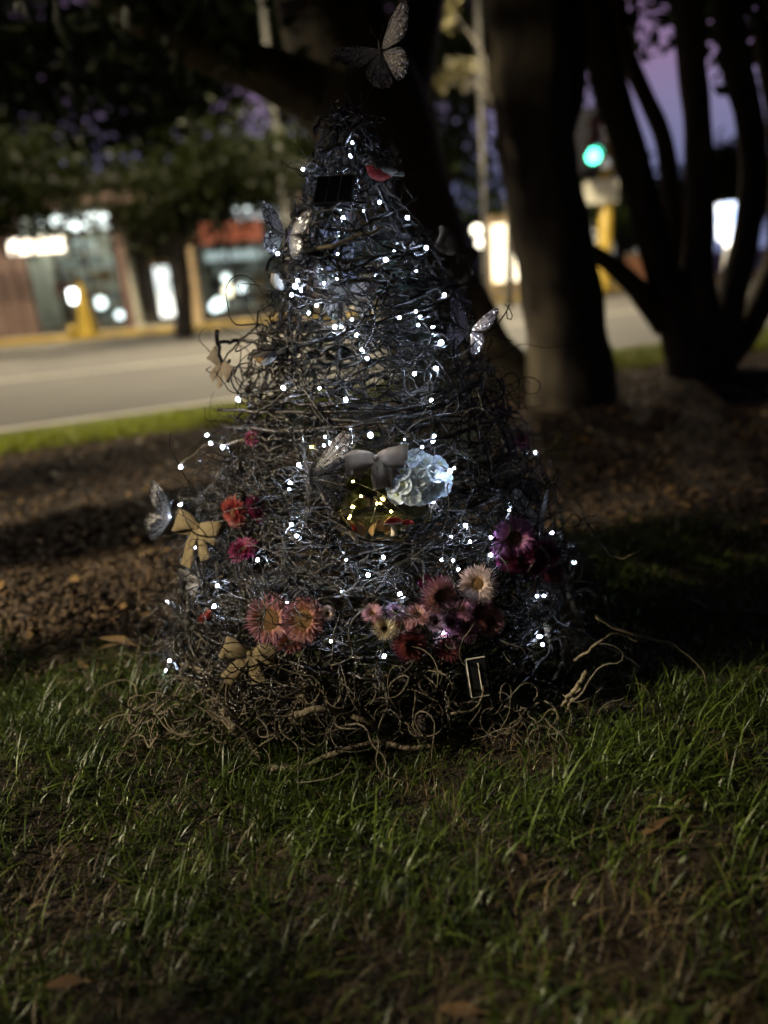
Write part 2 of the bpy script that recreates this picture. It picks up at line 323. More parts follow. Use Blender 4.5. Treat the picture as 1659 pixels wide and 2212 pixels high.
def fast_mesh(name, V, quads, tris, tint, material):
    me = bpy.data.meshes.new(name); V = np.asarray(V, np.float32)
    nq, nt_ = len(quads), len(tris)
    me.vertices.add(len(V)); me.vertices.foreach_set('co', V.ravel())
    loops = np.concatenate([np.asarray(quads, np.int32).ravel(), np.asarray(tris, np.int32).ravel()])
    me.loops.add(len(loops)); me.loops.foreach_set('vertex_index', loops)
    me.polygons.add(nq + nt_)
    ls = np.concatenate([np.arange(nq) * 4, nq * 4 + np.arange(nt_) * 3]).astype(np.int32)
    me.polygons.foreach_set('loop_start', ls)
    me.update(calc_edges=True); me.validate()
    ca = me.color_attributes.new('tint', 'FLOAT_COLOR', 'POINT')
    t = np.ones((len(V), 4), np.float32); t[:, :3] = np.asarray(tint, np.float32).reshape(len(V), -1)
    ca.data.foreach_set('color', t.ravel()); me.materials.append(MATS[material]); return me
def link(name, data, parent=None):
    o = bpy.data.objects.new(name, data); COL.objects.link(o)
    if parent is not None: o.parent = parent
    return o
def tag(o, label, cat, group=None, kind=None):
    if label: o['label'] = label
    if cat: o['category'] = cat
    if group: o['group'] = group
    if kind: o['kind'] = kind
    return o
def struct(o): o['kind'] = 'structure'; return o
def thing(name, label, cat, loc=(0, 0, 0), group=None, mw=None):
    o = bpy.data.objects.new(name, None); COL.objects.link(o); o.empty_display_size = 0.05
    if mw is not None: o.matrix_world = mw
    else: o.location = tuple(map(float, loc))
    return tag(o, label, cat, group)
def noise1(n, amp, k, r):
    t = np.linspace(0, 1, n); out = np.zeros(n)
    for j in range(k):
        out += r.uniform(-1, 1) * np.sin(2 * math.pi * (t * r.uniform(0.6, 1.4) * (j + 1) + r.random())) / (j + 1) ** 0.7
    return amp * out

# ------------------------------------------------------------------ ground, road
def lerp(a, b, t): return a + (b - a) * t
def kerb_y(x): return 5.5 + 0.45 * x
def verge_y(x): return 4.62 + 0.36 * x
def far_y(x): return 18.3 + 0.12 * x if x < 0 else 18.3 + 0.42 * x
# ground: one sheet to the horizon, gently uneven near the camera, cut along the kerb by the lowered road
def ground_z(x, y):
    g = 0.012 * np.sin(x * 5.1 + 1.3 * np.sin(y * 3.7)) + 0.010 * np.sin(y * 7.3 + 0.7 + 1.1 * np.sin(x * 4.3)) + 0.006 * np.sin(x * 13 + y * 11)
    return g * np.clip((3.9 + 0.36 * x - y) / 0.6, 0, 1)
m = MB()
gx = np.concatenate([[-400, -60, -14, -7], np.linspace(-4, 4, 90), [7, 14, 60, 400]])
NT = 72
vs = []; fs = []
for i, x in enumerate(gx):
    ye = kerb_y(x) - 0.14
    ys = np.concatenate([[-400 + min(0, ye - 10), -30 + min(0, ye - 5), min(-6, ye - 4)], np.linspace(min(-1.5, ye - 2), ye, NT)])
    for y in ys: vs.append((x, y, float(ground_z(x, y)) if abs(x) < 3.9 else 0.0))
n = NT + 3
for i in range(len(gx) - 1):
    for j in range(n - 1): fs.append((i * n + j, (i + 1) * n + j, (i + 1) * n + j + 1, i * n + j + 1))
m.add(vs, fs); struct(m.build('ground', 'soil'))
# road sheet 0.11 m below the kerb top, reaching the horizon
m = MB(); m.add([(-400, kerb_y(-400), -0.11), (400, kerb_y(400), -0.11), (400, 900, -0.11), (-400, 900, -0.11)], [(0, 1, 2, 3)])
struct(m.build('road', 'asphalt', smooth=False))
def strip(f0, f1, z, x0, x1, n=2):
    m = MB(); xs = np.linspace(x0, x1, n)
    v = [(x, f0(x), z) for x in xs] + [(x, f1(x), z) for x in xs]
    m.add(v, [(i, i + 1, n + i + 1, n + i) for i in range(n - 1)]); return m
# kerb stones, one by one along the verge
kerb = struct(link('kerb', None)); KL = 1.2; ang = math.atan(0.45)
kme = None
for i in range(-9, 13):
    if kme is None:
        q = MB(); q.box((-KL / 2 + 0.006, -0.075, -0.2), (KL / 2 - 0.006, 0.075, 0.004)); kme = q.mesh('kerb_stone', 'concrete', False)
    c = i * KL; x = c * math.cos(ang); o = link('kerb_stone', kme, kerb)
    o.location = (x, kerb_y(x) - 0.07, rnd.uniform(-0.003, 0.003)); o.rotation_euler = (0, 0, ang + rnd.uniform(-0.004, 0.004))
strip(lambda x: kerb_y(x) + 0.02, lambda x: kerb_y(x) + 0.34, -0.105, -60, 60).build('gutter', 'concrete', smooth=False)['kind'] = 'structure'
for nm, a, b in (('edge_line', 0.95, 1.07), ('lane_line', 5.4, 5.52)):
    struct(strip(lambda x: 5.5 + a + 0.40 * x, lambda x: 5.5 + b + 0.40 * x, -0.104, -60, 60).build(nm, 'line_paint', smooth=False))
# far footpath with a yellow painted kerb edge
m = MB(); xs = [-60, -30, 0, 30, 80]
v = [(x, far_y(x), z) for z in (-0.11, 0.02) for x in xs] + [(x, far_y(x) + 5 + (0 if x <= 0 else 6), 0.02) for x in xs]
k = len(xs)
m.add(v, [(i, i + 1, k + i + 1, k + i) for i in range(k - 1)] + [(k + i, k + i + 1, 2 * k + i + 1, 2 * k + i) for i in range(k - 1)])
struct(m.build('footpath', 'concrete', smooth=False))
m = MB(); v = [(x, far_y(x) - 0.004, z) for z in (-0.1, 0.024) for x in xs] + [(x, far_y(x) + 0.16, 0.024) for x in xs]
m.add(v, [(i, i + 1, k + i + 1, k + i) for i in range(k - 1)] + [(k + i, k + i + 1, 2 * k + i + 1, 2 * k + i) for i in range(k - 1)])
struct(m.build('yellow_kerb_line', 'yellow_paint', smooth=False))

# ------------------------------------------------------------------ grass, mulch, litter
def blades(name, XY, L, Wd, lean, tint, material, zf=None, r=RG):
    n = len(XY); az = r.uniform(0, 2 * math.pi, n); wa = az + r.uniform(0.9, 2.2, n)
    d = np.stack([np.cos(az), np.sin(az)], 1); w = np.stack([np.cos(wa), np.sin(wa)], 1)
    z0 = (ground_z(XY[:, 0], XY[:, 1]) if zf is None else zf) - 0.004
    V = np.zeros((n, 7, 3)); ts = [0, 0.38, 0.74, 1.0]; idx = 0
    for j, t in enumerate(ts):
        out = L * lean * t ** 1.8; up = L * t * np.sqrt(np.clip(1 - (lean * 0.75) ** 2 * t, 0.06, 1))
        c = np.concatenate([XY + d * out[:, None], (z0 + up)[:, None]], 1)
        if j < 3:
            hw = (Wd * (1, 0.9, 0.6)[j] / 2)[:, None] * w
            V[:, idx, :] = c; V[:, idx, :2] -= hw; V[:, idx + 1, :] = c; V[:, idx + 1, :2] += hw; idx += 2
        else: V[:, 6, :] = c
    b = np.arange(n)[:, None] * 7
    q = np.concatenate([b + [0, 1, 3, 2], b + [2, 3, 5, 4]]); t3 = b + [4, 5, 6]
    T = np.repeat(tint, 7); T = np.stack([T, T, T], 1)
    return link(name, fast_mesh(name, V.reshape(-1, 3), q, t3, T, material))
def patch(x, y):                                    # clumpy growth of the lawn
    return (np.sin(x * 9.1 + 2.2 + 1.9 * np.sin(y * 8.3 + 0.5)) + np.sin(y * 14.7 + 2.1 * np.sin(x * 7.2 + 1)) + 0.9 * np.sin(x * 23 + y * 19) + 0.6 * np.sin(x * 41 - y * 37)) / 3.0
def lawn_pts(n, x0, x1, y0, y1, keep):
    P = np.stack([RG.uniform(x0, x1, n), RG.uniform(y0, y1, n)], 1); return P[keep(P[:, 0], P[:, 1])]
def lawn_edge(x): return 1.50 + 0.10 * np.sin(x * 4) + 0.55 / (1 + np.exp(-(x - 0.25) * 8))     # where lawn gives way to mulch
def lawn_keep(x, y):
    wear = np.clip((0.78 + 0.08 * np.clip(x, 0, 1) - y) / 0.34, 0, 1) * 0.72                                      # worn, thatchy lawn nearest the camera
    return (y < lawn_edge(x) + RG.normal(0, 0.05, len(x))) & (RG.random(len(x)) < np.clip(0.66 + 0.72 * patch(x, y) - wear, 0.09, 1))
P1 = np.concatenate([lawn_pts(135000, -1.15, 1.15, 0.40, 2.1, lawn_keep), lawn_pts(16000, -3, 3, -0.8, 2.1, lawn_keep)])
n = len(P1); vig = 0.5 + 0.5 * patch(P1[:, 0], P1[:, 1])
o = blades('grass', P1, RG.gamma(4.0, 0.0085, n).clip(0.012, 0.085) * (0.6 + 0.7 * vig), RG.gamma(5, 0.00042, n).clip(0.0009, 0.0048), RG.uniform(0.45, 1.32, n), np.clip(RG.beta(1.2, 2.2, n) + 0.04, 0, 1), 'grass')
tag(o, 'short green lawn grass growing in tufts in front of the twig tree', 'grass', kind='stuff')
P2 = lawn_pts(72000, -1.2, 1.2, 0.38, 2.0, lambda x, y: (y < lawn_edge(x) + 0.1) & (RG.random(len(x)) < np.clip(0.20 + np.clip((0.84 - y) / 0.30, 0, 1) * 0.65 - 0.45 * patch(x, y), 0.05, 1)))
n = len(P2)
o = blades('dry_straw', P2, RG.uniform(0.012, 0.05, n), RG.uniform(0.0008, 0.0020, n), RG.uniform(0.75, 1.32, n), RG.beta(1.2, 3.2, n), 'straw')
tag(o, 'dry brown straw and thatch lying between the grass tufts', 'straw', kind='stuff')
# broad lush verge strip along the kerb
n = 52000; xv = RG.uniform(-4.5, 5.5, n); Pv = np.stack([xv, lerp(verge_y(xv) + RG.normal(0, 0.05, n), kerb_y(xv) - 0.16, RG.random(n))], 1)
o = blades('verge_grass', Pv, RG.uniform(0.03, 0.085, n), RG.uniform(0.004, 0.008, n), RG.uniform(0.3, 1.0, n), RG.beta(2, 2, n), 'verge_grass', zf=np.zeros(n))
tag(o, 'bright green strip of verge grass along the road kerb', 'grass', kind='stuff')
# mulch chips and leaf litter under the trees
def slabs(name, XY, Lx, Ly, Lz, tilt, tint, material, lift=0.0):
    n = len(XY); z = ground_z(XY[:, 0], XY[:, 1]) + lift + RG.uniform(0, 0.012, n)
    yaw = RG.uniform(0, 2 * math.pi, n); p = RG.normal(0, tilt, n); ro = RG.normal(0, tilt, n)
    cy, sy, cp, sp, cr, sr = np.cos(yaw), np.sin(yaw), np.cos(p), np.sin(p), np.cos(ro), np.sin(ro)
    ax = np.stack([cy * cp, sy * cp, sp], 1); ay = np.stack([-sy * cr, cy * cr, sr], 1); az = np.cross(ax, ay)
    V = np.zeros((n, 8, 3)); c = np.concatenate([XY, z[:, None]], 1)
    for k, (a, b, d) in enumerate(((-1, -1, -1), (1, -.7, -1), (1, .6, -1), (-.9, 1, -1), (-1, -1, 1), (.9, -.7, 1), (1, .6, 1), (-.9, .9, 1))):
        V[:, k] = c + ax * (a * Lx / 2)[:, None] + ay * (b * Ly / 2)[:, None] + az * (d * Lz / 2)[:, None]
    b = np.arange(n)[:, None] * 8
    q = np.concatenate([b + f for f in ([3, 2, 1, 0], [4, 5, 6, 7], [0, 1, 5, 4], [1, 2, 6, 5], [2, 3, 7, 6], [3, 0, 4, 7])])
    T = np.repeat(tint, 8); return link(name, fast_mesh(name, V.reshape(-1, 3), q, np.zeros((0, 3), int), np.stack([T, T, T], 1), material))
mk = lambda x, y: (y > lawn_edge(x) - 0.12) & (y < verge_y(x) + 0.06)
P3 = np.concatenate([lawn_pts(30000, -2.6, 3.4, 1.3, 6.0, mk), lawn_pts(14000, -1.6, 0.2, 1.35, 2.6, mk)]); n = len(P3)
o = slabs('bark_mulch', P3, RG.uniform(0.012, 0.05, n), RG.uniform(0.006, 0.016, n), RG.uniform(0.002, 0.006, n), 0.30, RG.beta(1.3, 3.2, n), 'chip')
tag(o, 'brown bark chips covering the bed under the trees', 'mulch', kind='stuff')
def leaf_shape(n=5):
    """a curled fallen leaf: rows of three points along the midrib"""
    return np.linspace(0, 1, n), np.array([0.06, 0.75, 1.0, 0.72, 0.04])
def litter(name, XY, L, Wd, tint, material, lift=0.012):
    n = len(XY); ts, ws = leaf_shape(); z = ground_z(XY[:, 0], XY[:, 1]) + lift + RG.uniform(0, 0.012, n)
    yaw = RG.uniform(0, 2 * math.pi, n); ax = np.stack([np.cos(yaw), np.sin(yaw), RG.normal(0, 0.18, n)], 1); ay = np.stack([-np.sin(yaw), np.cos(yaw), RG.normal(0, 0.25, n)], 1)
    curl = RG.uniform(-0.1, 0.55, n); V = np.zeros((n, 15, 3))
    for i, (t, w) in enumerate(zip(ts, ws)):
        for j, s in enumerate((-1, 0, 1)):
            V[:, i * 3 + j] = np.concatenate([XY, z[:, None]], 1) + ax * ((t - 0.5) * L)[:, None] + ay * (s * w * Wd / 2)[:, None]
            V[:, i * 3 + j, 2] += curl * Wd * 0.6 * abs(s) * w + curl * L * 0.5 * (t - 0.5) ** 2
    b = np.arange(n)[:, None] * 15; q = np.concatenate([b + [i * 3 + j, i * 3 + j + 1, i * 3 + j + 4, i * 3 + j + 3] for i in range(4) for j in range(2)])
    T = np.repeat(tint, 15); return link(name, fast_mesh(name, V.reshape(-1, 3), q, np.zeros((0, 3), int), np.stack([T, T, T], 1), material))
P4 = np.concatenate([lawn_pts(2300, -2.6, 3.4, 1.4, 6.0, mk), lawn_pts(12, -1.0, 1.0, 0.5, 1.5, lambda x, y: y > 0)]); n = len(P4)
o = litter('leaf_litter', P4, RG.uniform(0.018, 0.05, n), RG.uniform(0.012, 0.026, n), RG.beta(1.5, 2.0, n), 'litter')
tag(o, 'scattered small brown and yellow leaf litter on the mulch', 'leaf litter', kind='stuff')

# ------------------------------------------------------------------ trees
def smooth_path(pts, n):
    P = np.asarray(pts, float); k = len(P); out = []
    for t in np.linspace(0, k - 1, n):
        i = min(int(t), k - 2); f = t - i
        p0, p1, p2, p3 = P[max(i - 1, 0)], P[i], P[i + 1], P[min(i + 2, k - 1)]
        out.append(0.5 * ((2 * p1) + (-p0 + p2) * f + (2 * p0 - 5 * p1 + 4 * p2 - p3) * f * f + (-p0 + 3 * p1 - 3 * p2 + p3) * f ** 3))
    return np.array(out)
def trunk_mesh(paths, sides=18, rough=0.06, seed=1):
    """paths: list of (points, radii): ridged, tapering stems joined in one mesh"""
    r = np.random.default_rng(seed); m = MB()
    for pts, rad in paths:
        n = max(10, len(pts) * 6); P = smooth_path(pts, n); R = np.interp(np.linspace(0, 1, n), np.linspace(0, 1, len(rad)), rad)
        o = len(m.v); m.tube(P, R, sides)
        ph = r.uniform(0, 6.28, 6)
        for i in range(n):
            for k in range(sides):
                a = 2 * math.pi * k / sides; v = np.array(m.v[o + i * sides + k]); d = v - P[i]
                f = 1 + rough * (math.sin(3 * a + ph[0] + i * 0.05) + 0.8 * math.sin(5 * a + ph[1] - i * 0.07) + 0.6 * math.sin(8 * a + ph[2] + i * 0.11)) + 0.4 * rough * math.sin(i * 0.9 + ph[3] + 2 * a)
                m.v[o + i * sides + k] = tuple(P[i] + d * f)
    return m
def crown_mesh(name, lobes, n, size, material, seed=1, clump=26, spread=0.30, tr=(0.1, 0.9)):
    """leaves in clumps scattered through ellipsoid lobes (centre, radii)"""
    r = np.random.default_rng(seed); vol = np.array([a * b * c for _, (a, b, c) in lobes]); pr = vol / vol.sum()
    nc = max(4, n // clump); which = r.choice(len(lobes), nc, p=pr)
    C = np.array([l[0] for l in lobes], float)[which]; S = np.array([l[1] for l in lobes], float)[which]
    d = r.normal(size=(nc, 3)); d /= np.linalg.norm(d, axis=1)[:, None]
    cc = C + d * S * (r.random(nc) ** 0.45)[:, None]
    k = r.integers(0, nc, n); P = cc[k] + r.normal(size=(n, 3)) * spread * np.array([1, 1, 0.65])
    up = r.normal(size=(n, 3)); up /= np.linalg.norm(up, axis=1)[:, None]
    a = np.cross(up, r.normal(size=(n, 3))); a /= np.linalg.norm(a, axis=1)[:, None]; b = np.cross(up, a)
    L = size * r.uniform(0.6, 1.3, n)[:, None]; Wd = L * r.uniform(0.4, 0.6, n)[:, None]
    V = np.zeros((n, 5, 3)); V[:, 0] = P - a * L / 2; V[:, 1] = P + b * Wd / 2; V[:, 2] = P + a * L / 2; V[:, 3] = P - b * Wd / 2; V[:, 4] = P - up * L * 0.12
    bi = np.arange(n)[:, None] * 5; tri = np.concatenate([bi + [0, 1, 4], bi + [1, 2, 4], bi + [2, 3, 4], bi + [3, 0, 4]])
    ct = r.uniform(tr[0], tr[1], nc)[k] * 0.6 + r.random(n) * 0.4
    T = np.repeat(ct, 5)
    return fast_mesh(name, V.reshape(-1, 3), np.zeros((0, 4), int), tri, np.stack([T, T, T], 1), material)
def tree(label, base, paths, lobes, nleaf, size, leafmat, barkmat='bark_tree', seed=1, group=None, spread=0.30, name='tree', rough=0.06, clump=26):
    t = thing(name, label, 'tree', base, group); bv = np.array(base, float)
    loc = [([np.array(p) - bv for p in pts], rad) for pts, rad in paths]
    trunk_mesh(loc, seed=seed, rough=rough).build('trunk', barkmat, t)
    link('crown', crown_mesh('crown', [(np.array(c) - bv, s) for c, s in lobes], nleaf, size, leafmat, seed, spread=spread, clump=clump), t)
    return t
def stem(Y, pix):
    """pixel centres and widths of a stem standing at depth Y -> points, radii"""
    pts = [at(x, y, Y + dy) for x, y, w, dy in pix]; return pts, [pxm(w, p) / 2 for (x, y, w, dy), p in zip(pix, pts)]
def rooted(s, flare=1.25):
    pts, rad = s; p = pts[0].copy(); p[2] = -0.12; return [p] + pts, [rad[0] * flare] + rad
# big dark tree behind the twig tree, leaning and forking towards the left
s1 = rooted(stem(4.8, [(1012, 850, 300, 0), (972, 760, 250, 0), (915, 600, 215, 0), (862, 420, 220, 0), (800, 250, 250, 0), (735, 90, 230, 0.1), (690, -120, 200, 0.2), (660, -420, 170, 0.2)]))
s1b = stem(4.8, [(790, 330, 150, 0), (690, 215, 120, -0.05), (560, 150, 95, -0.1), (400, 90, 80, -0.2), (200, -40, 66, -0.2), (20, -240, 50, -0.2)])
s1c = stem(4.8, [(850, 330, 130, 0), (890, 150, 100, 0.2), (925, -60, 90, 0.5), (960, -300, 80, 0.9)])
tree('broad dark tree trunk right behind the twig tree, forking to the left', s1[0][0] * [1, 1, 0], [s1, s1b, s1c],
     [((-0.4, 4.0, 4.1), (2.6, 2.0, 1.3)), ((-2.4, 3.6, 3.5), (1.7, 1.6, 1.0)), ((1.0, 3.2, 3.9), (1.8, 1.8, 1.1)), (at(150, -10, 4.2), (0.9, 0.6, 0.30)), (at(380, 20, 4.2), (0.6, 0.5, 0.22)), ((-1.3, 1.0, 3.7), (2.2, 1.8, 0.9)), ((0.9, 0.2, 3.7), (2.4, 1.8, 0.9))],
     26000, 0.14, 'leaf_dark', seed=3, spread=0.34)
# second trunk, to its right
s2 = rooted(stem(4.12, [(1232, 872, 190, 0), (1222, 740, 164, 0), (1205, 600, 160, 0), (1178, 450, 156, 0), (1152, 300, 156, 0), (1136, 120, 172, 0), (1128, -60, 168, 0), (1120, -420, 150, 0)]), 1.15)
s2b = stem(4.12, [(1170, 330, 120, 0.1), (1215, 180, 96, 0.15), (1225, 20, 84, 0.2), (1240, -260, 70, 0.3)])
tree('thick pale-streaked tree trunk standing right of the twig tree', s2[0][0] * [1, 1, 0], [s2, s2b],
     [((1.2, 4.6, 4.2), (2.0, 1.8, 1.3)), ((2.6, 3.4, 3.9), (1.8, 1.8, 1.2)), ((2.2, 1.2, 3.6), (1.8, 1.8, 0.9))], 17000, 0.14, 'leaf_dark', seed=5, spread=0.34, rough=0.085)
# many-stemmed tree on the right
Y3 = 4.75
st = [rooted(stem(Y3, [(1515, 830, 150, 0), (1505, 760, 130, 0), (1500, 690, 105, 0), (1506, 560, 66, 0), (1512, 400, 58, 0), (1508, 250, 56, 0), (1495, 120, 60, 0), (1480, -120, 60, 0)]), 1.3),
      stem(Y3, [(1490, 760, 110, 0), (1455, 660, 74, -0.05), (1420, 560, 66, -0.1), (1385, 420, 66, -0.1), (1345, 280, 70, -0.1), (1310, 160, 74, -0.1), (1270, -40, 70, -0.1)]),
      stem(Y3, [(1480, 720, 80, 0.1), (1462, 560, 44, 0.15), (1450, 430, 40, 0.15), (1432, 300, 36, 0.15), (1395, 210, 34, 0.15), (1350, 100, 36, 0.15), (1330, -60, 32, 0.15)]),
      stem(Y3, [(1440, 700, 60, 0), (1380, 625, 46, -0.1), (1320, 570, 38, -0.15), (1262, 530, 30, -0.2), (1210, 470, 24, -0.25)]),
      stem(Y3, [(1540, 760, 100, 0), (1580, 640, 62, 0.05), (1612, 500, 56, 0.1), (1625, 360, 54, 0.1), (1612, 240, 56, 0.1), (1585, 130, 60, 0.1), (1560, -80, 60, 0.1)]),
      stem(Y3, [(1560, 770, 80, 0.1), (1625, 690, 60, 0.15), (1680, 560, 56, 0.2), (1690, 400, 50, 0.2), (1680, 250, 50, 0.2), (1650, 60, 50, 0.2)])]
tree('dark tree with many slender stems spreading from one base at the right edge', st[0][0][0] * [1, 1, 0], st,
     [(at(1290, 10, 5.4), (0.55, 0.4, 0.36)), (at(1420, -35, 5.4), (0.7, 0.5, 0.34)), (at(1560, -45, 5.3), (0.6, 0.5, 0.34)), (at(1690, -20, 5.2), (0.6, 0.5, 0.36)), ((2.6, 5.2, 3.2), (1.9, 1.0, 0.6)), ((4.4, 5.2, 3.0), (1.3, 1.0, 0.7)), ((2.8, 5.0, 4.2), (2.4, 1.8, 0.8))], 21000, 0.12, 'leaf_dark', seed=8, spread=0.22)
# trunks at the left, out of the picture: their shadows fall in bands over the mulch; low crown lobes shaped to block lamp light
for k, (x, y, rr, lobes, nl, lab) in enumerate((
        (-3.4, 1.22, 0.16, [((-3.4, 0.98, 2.66), (0.55, 0.5, 0.8)), ((-3.4, 2.5, 2.75), (0.6, 0.6, 1.1)), ((-3.2, 2.2, 4.2), (1.5, 1.5, 0.5))], 24000, 'tree just beyond the left edge beside the mulch bed'),
        (-5.0, 0.83, 0.12, [((-5.0, 2.5, 4.2), (1.5, 1.5, 0.8))], 6000, 'tree farther beyond the left edge close to the verge'),
        (-4.0, 0.42, 0.045, [((-4.0, 0.4, 3.6), (0.8, 0.8, 0.5)), ((-3.6, 0.0, 2.2), (0.3, 0.42, 0.36))], 3200, 'slim sapling beyond the left edge of the lawn'),
        (-4.6, 1.22, 0.05, [((-4.6, 1.4, 4.1), (0.8, 0.8, 0.5))], 1500, 'slender tree between the two left trees beyond the edge'))):
    b = np.array([x, y, 0.0]); p = [b + [0, 0, -0.1], b + [0.02, 0.02, 0.8], b + [-0.03, 0.05, 1.9], b + [0.05, 0.1, 3.2], b + [0.05, 0.2, 4.2]]
    tree(lab, b, [(p, [rr * 1.4, rr * 1.05, rr, rr * 0.85, rr * 0.6])], lobes, nl, 0.14, 'leaf_dark', seed=20 + k, spread=0.2)
for k, (x, y, lab) in enumerate(((-2.6, -4.2, 'dense tree added behind the camera on the left to block sky light'), (1.6, -4.6, 'dense tree added behind the camera in the middle to block sky light'), (5.4, -2.2, 'dense tree added behind the camera on the right to block sky light'), (6.2, 2.2, 'dense tree added beyond the right edge to block sky light'))):  # unseen trees added to keep low sky light off the scene
    b = np.array([x, y, 0.0]); p = [b + [0, 0, -0.1], b + [0.05, 0, 1.2], b + [0, 0.1, 2.6], b + [0.1, 0, 4.2]]
    tree(lab, b, [(p, [0.24, 0.18, 0.15, 0.08])], [((x, y, 2.6), (1.9, 1.5, 1.7)), ((x + 0.5, y, 4.0), (2.0, 1.7, 1.2))], 7000, 0.2, 'leaf_dark', seed=40 + k, spread=0.36)
# unseen hedges with solid cores, added behind the camera and at right to block low sky light
for (x0, x1, y0, y1, lab) in ((-6.0, 9.0, -7.2, -6.2, 'tall unseen hedge added behind the camera to block sky light'), (8.2, 9.2, -6.0, 6.0, 'tall unseen hedge added at the right of the lawn to block sky light')):
    t = thing('hedge', lab, 'hedge', ((x0 + x1) / 2, (y0 + y1) / 2, 0.0)); hx, hy = (x1 - x0) / 2, (y1 - y0) / 2
    m = MB(); m.box((-hx + 0.15, -hy + 0.15, 0.0), (hx - 0.15, hy - 0.15, 4.6)); m.build('blocking_core', 'bark_far', t, False)
    lb_ = [((u * hx, v * hy, z), (0.9, 0.5, 0.8)) for u in np.linspace(-1, 1, max(2, int(hx / 0.8))) for v in ((-0.6, 0.6) if hx > hy else np.linspace(-1, 1, 9)) for z in (0.8, 2.4, 4.0)]
    link('foliage', crown_mesh('foliage', lb_, 9000, 0.16, 'leaf_dark', 55, spread=0.3), t)
# street trees and dark trees behind the shops
def far_tree(label, px, py, Y, hpx, lobes_px, n, size, leafmat, seed, group, spread=0.55, trunk_r=0.16):
    b = at(px, py, Y); b[2] = 0.0; top = at(px + hpx[0], hpx[1], Y)
    paths = [([b + [0, 0, -0.1], lerp(b, top, 0.4) + [0.05, 0, 0], top], [trunk_r * 1.2, trunk_r, trunk_r * 0.6])]
    lobes = []
    for (x, y, rx, ry, dy) in lobes_px:
        c = at(x, y, Y + dy); lobes.append((c, (pxm(rx, c), max(0.8, pxm(rx, c) * 0.7), pxm(ry, c))))
        paths.append(([lerp(b, top, 0.75), lerp(lerp(b, top, 0.9), c, 0.5), c], [trunk_r * 0.5, trunk_r * 0.35, trunk_r * 0.15]))
    return tree(label, b, paths, lobes, n, size, leafmat, 'bark_far', seed, group, spread, clump=30)
G = 'trees along the far side of the road'
far_tree('street tree with lit green crown before the dark doorway', 393, 700, 15.5, (-10, 470), [(370, 440, 85, 55, 0), (480, 390, 80, 45, 0.3), (545, 345, 55, 40, 0.2)], 3600, 0.20, 'leaf_mid', 31, G)
far_tree('street tree with drooping green leaves over the left shop', -90, 745, 14.0, (0, 430), [(30, 430, 85, 45, 0), (110, 415, 55, 35, 0.2), (-60, 390, 100, 60, 0)], 3200, 0.20, 'leaf_mid', 32, G)
far_tree('dark tall tree behind the flat-roofed shop at far left', 40, 690, 24, (0, 330), [(0, 200, 190, 130, 0), (190, 110, 200, 110, 0), (-120, 60, 240, 160, 0), (60, 340, 170, 45, 0.5), (220, 300, 110, 50, 0.4)], 15000, 0.30, 'leaf_dark', 33, G, 0.55, 0.3)
far_tree('dark tall tree behind the flat-roofed shop right of its middle', 330, 680, 23, (0, 330), [(350, 180, 170, 110, 0), (420, 60, 220, 110, 0), (300, 300, 80, 30, 0.2), (240, 420, 150, 40, 0.6), (450, 410, 100, 40, 0.3), (420, 330, 90, 40, 0.2)], 14000, 0.30, 'leaf_dark', 34, G, 0.5, 0.3)
far_tree('dark tall tree behind the orange shop sign', 600, 660, 24, (0, 330), [(640, 380, 120, 90, 0), (600, 80, 190, 90, 0), (760, 200, 190, 160, 0), (700, 420, 120, 70, 0)], 9000, 0.30, 'leaf_dark', 35, G, 0.5, 0.3)
far_tree('dark tree behind the pale street pole', 960, 630, 25, (0, 300), [(960, 330, 110, 110, 0), (1000, 120, 130, 150, 0), (1040, 420, 90, 60, 0), (900, 60, 160, 160, 0)], 8000, 0.30, 'leaf_dark', 36, G, 0.5, 0.3)
far_tree('low dark tree under the purple sky at far right', 1600, 560, 24, (0, 430), [(1590, 385, 75, 75, 0), (1690, 380, 110, 70, 0), (1490, 420, 80, 60, 0), (1400, 440, 70, 60, 0)], 7000, 0.28, 'leaf_mid', 37, G, 0.4, 0.25)
far_tree('dark tree behind the green traffic signal', 1240, 600, 24, (0, 400), [(1225, 420, 50, 100, 0), (1320, 430, 70, 55, 0), (1190, 250, 60, 150, 0)], 6000, 0.28, 'leaf_dark', 38, G, 0.35, 0.25)
# pale leaves that hang right under the street lamp
far_tree('street tree with pale lamplit leaves beside the pale pole', 1100, 640, 17.2, (-10, 120), [(975, 30, 28, 36, 0), (990, 125, 26, 34, 0), (965, 185, 26, 26, 0), (1000, 200, 20, 28, 0)], 190, 0.15, 'leaf_pale', 39, G, 0.16, 0.09)

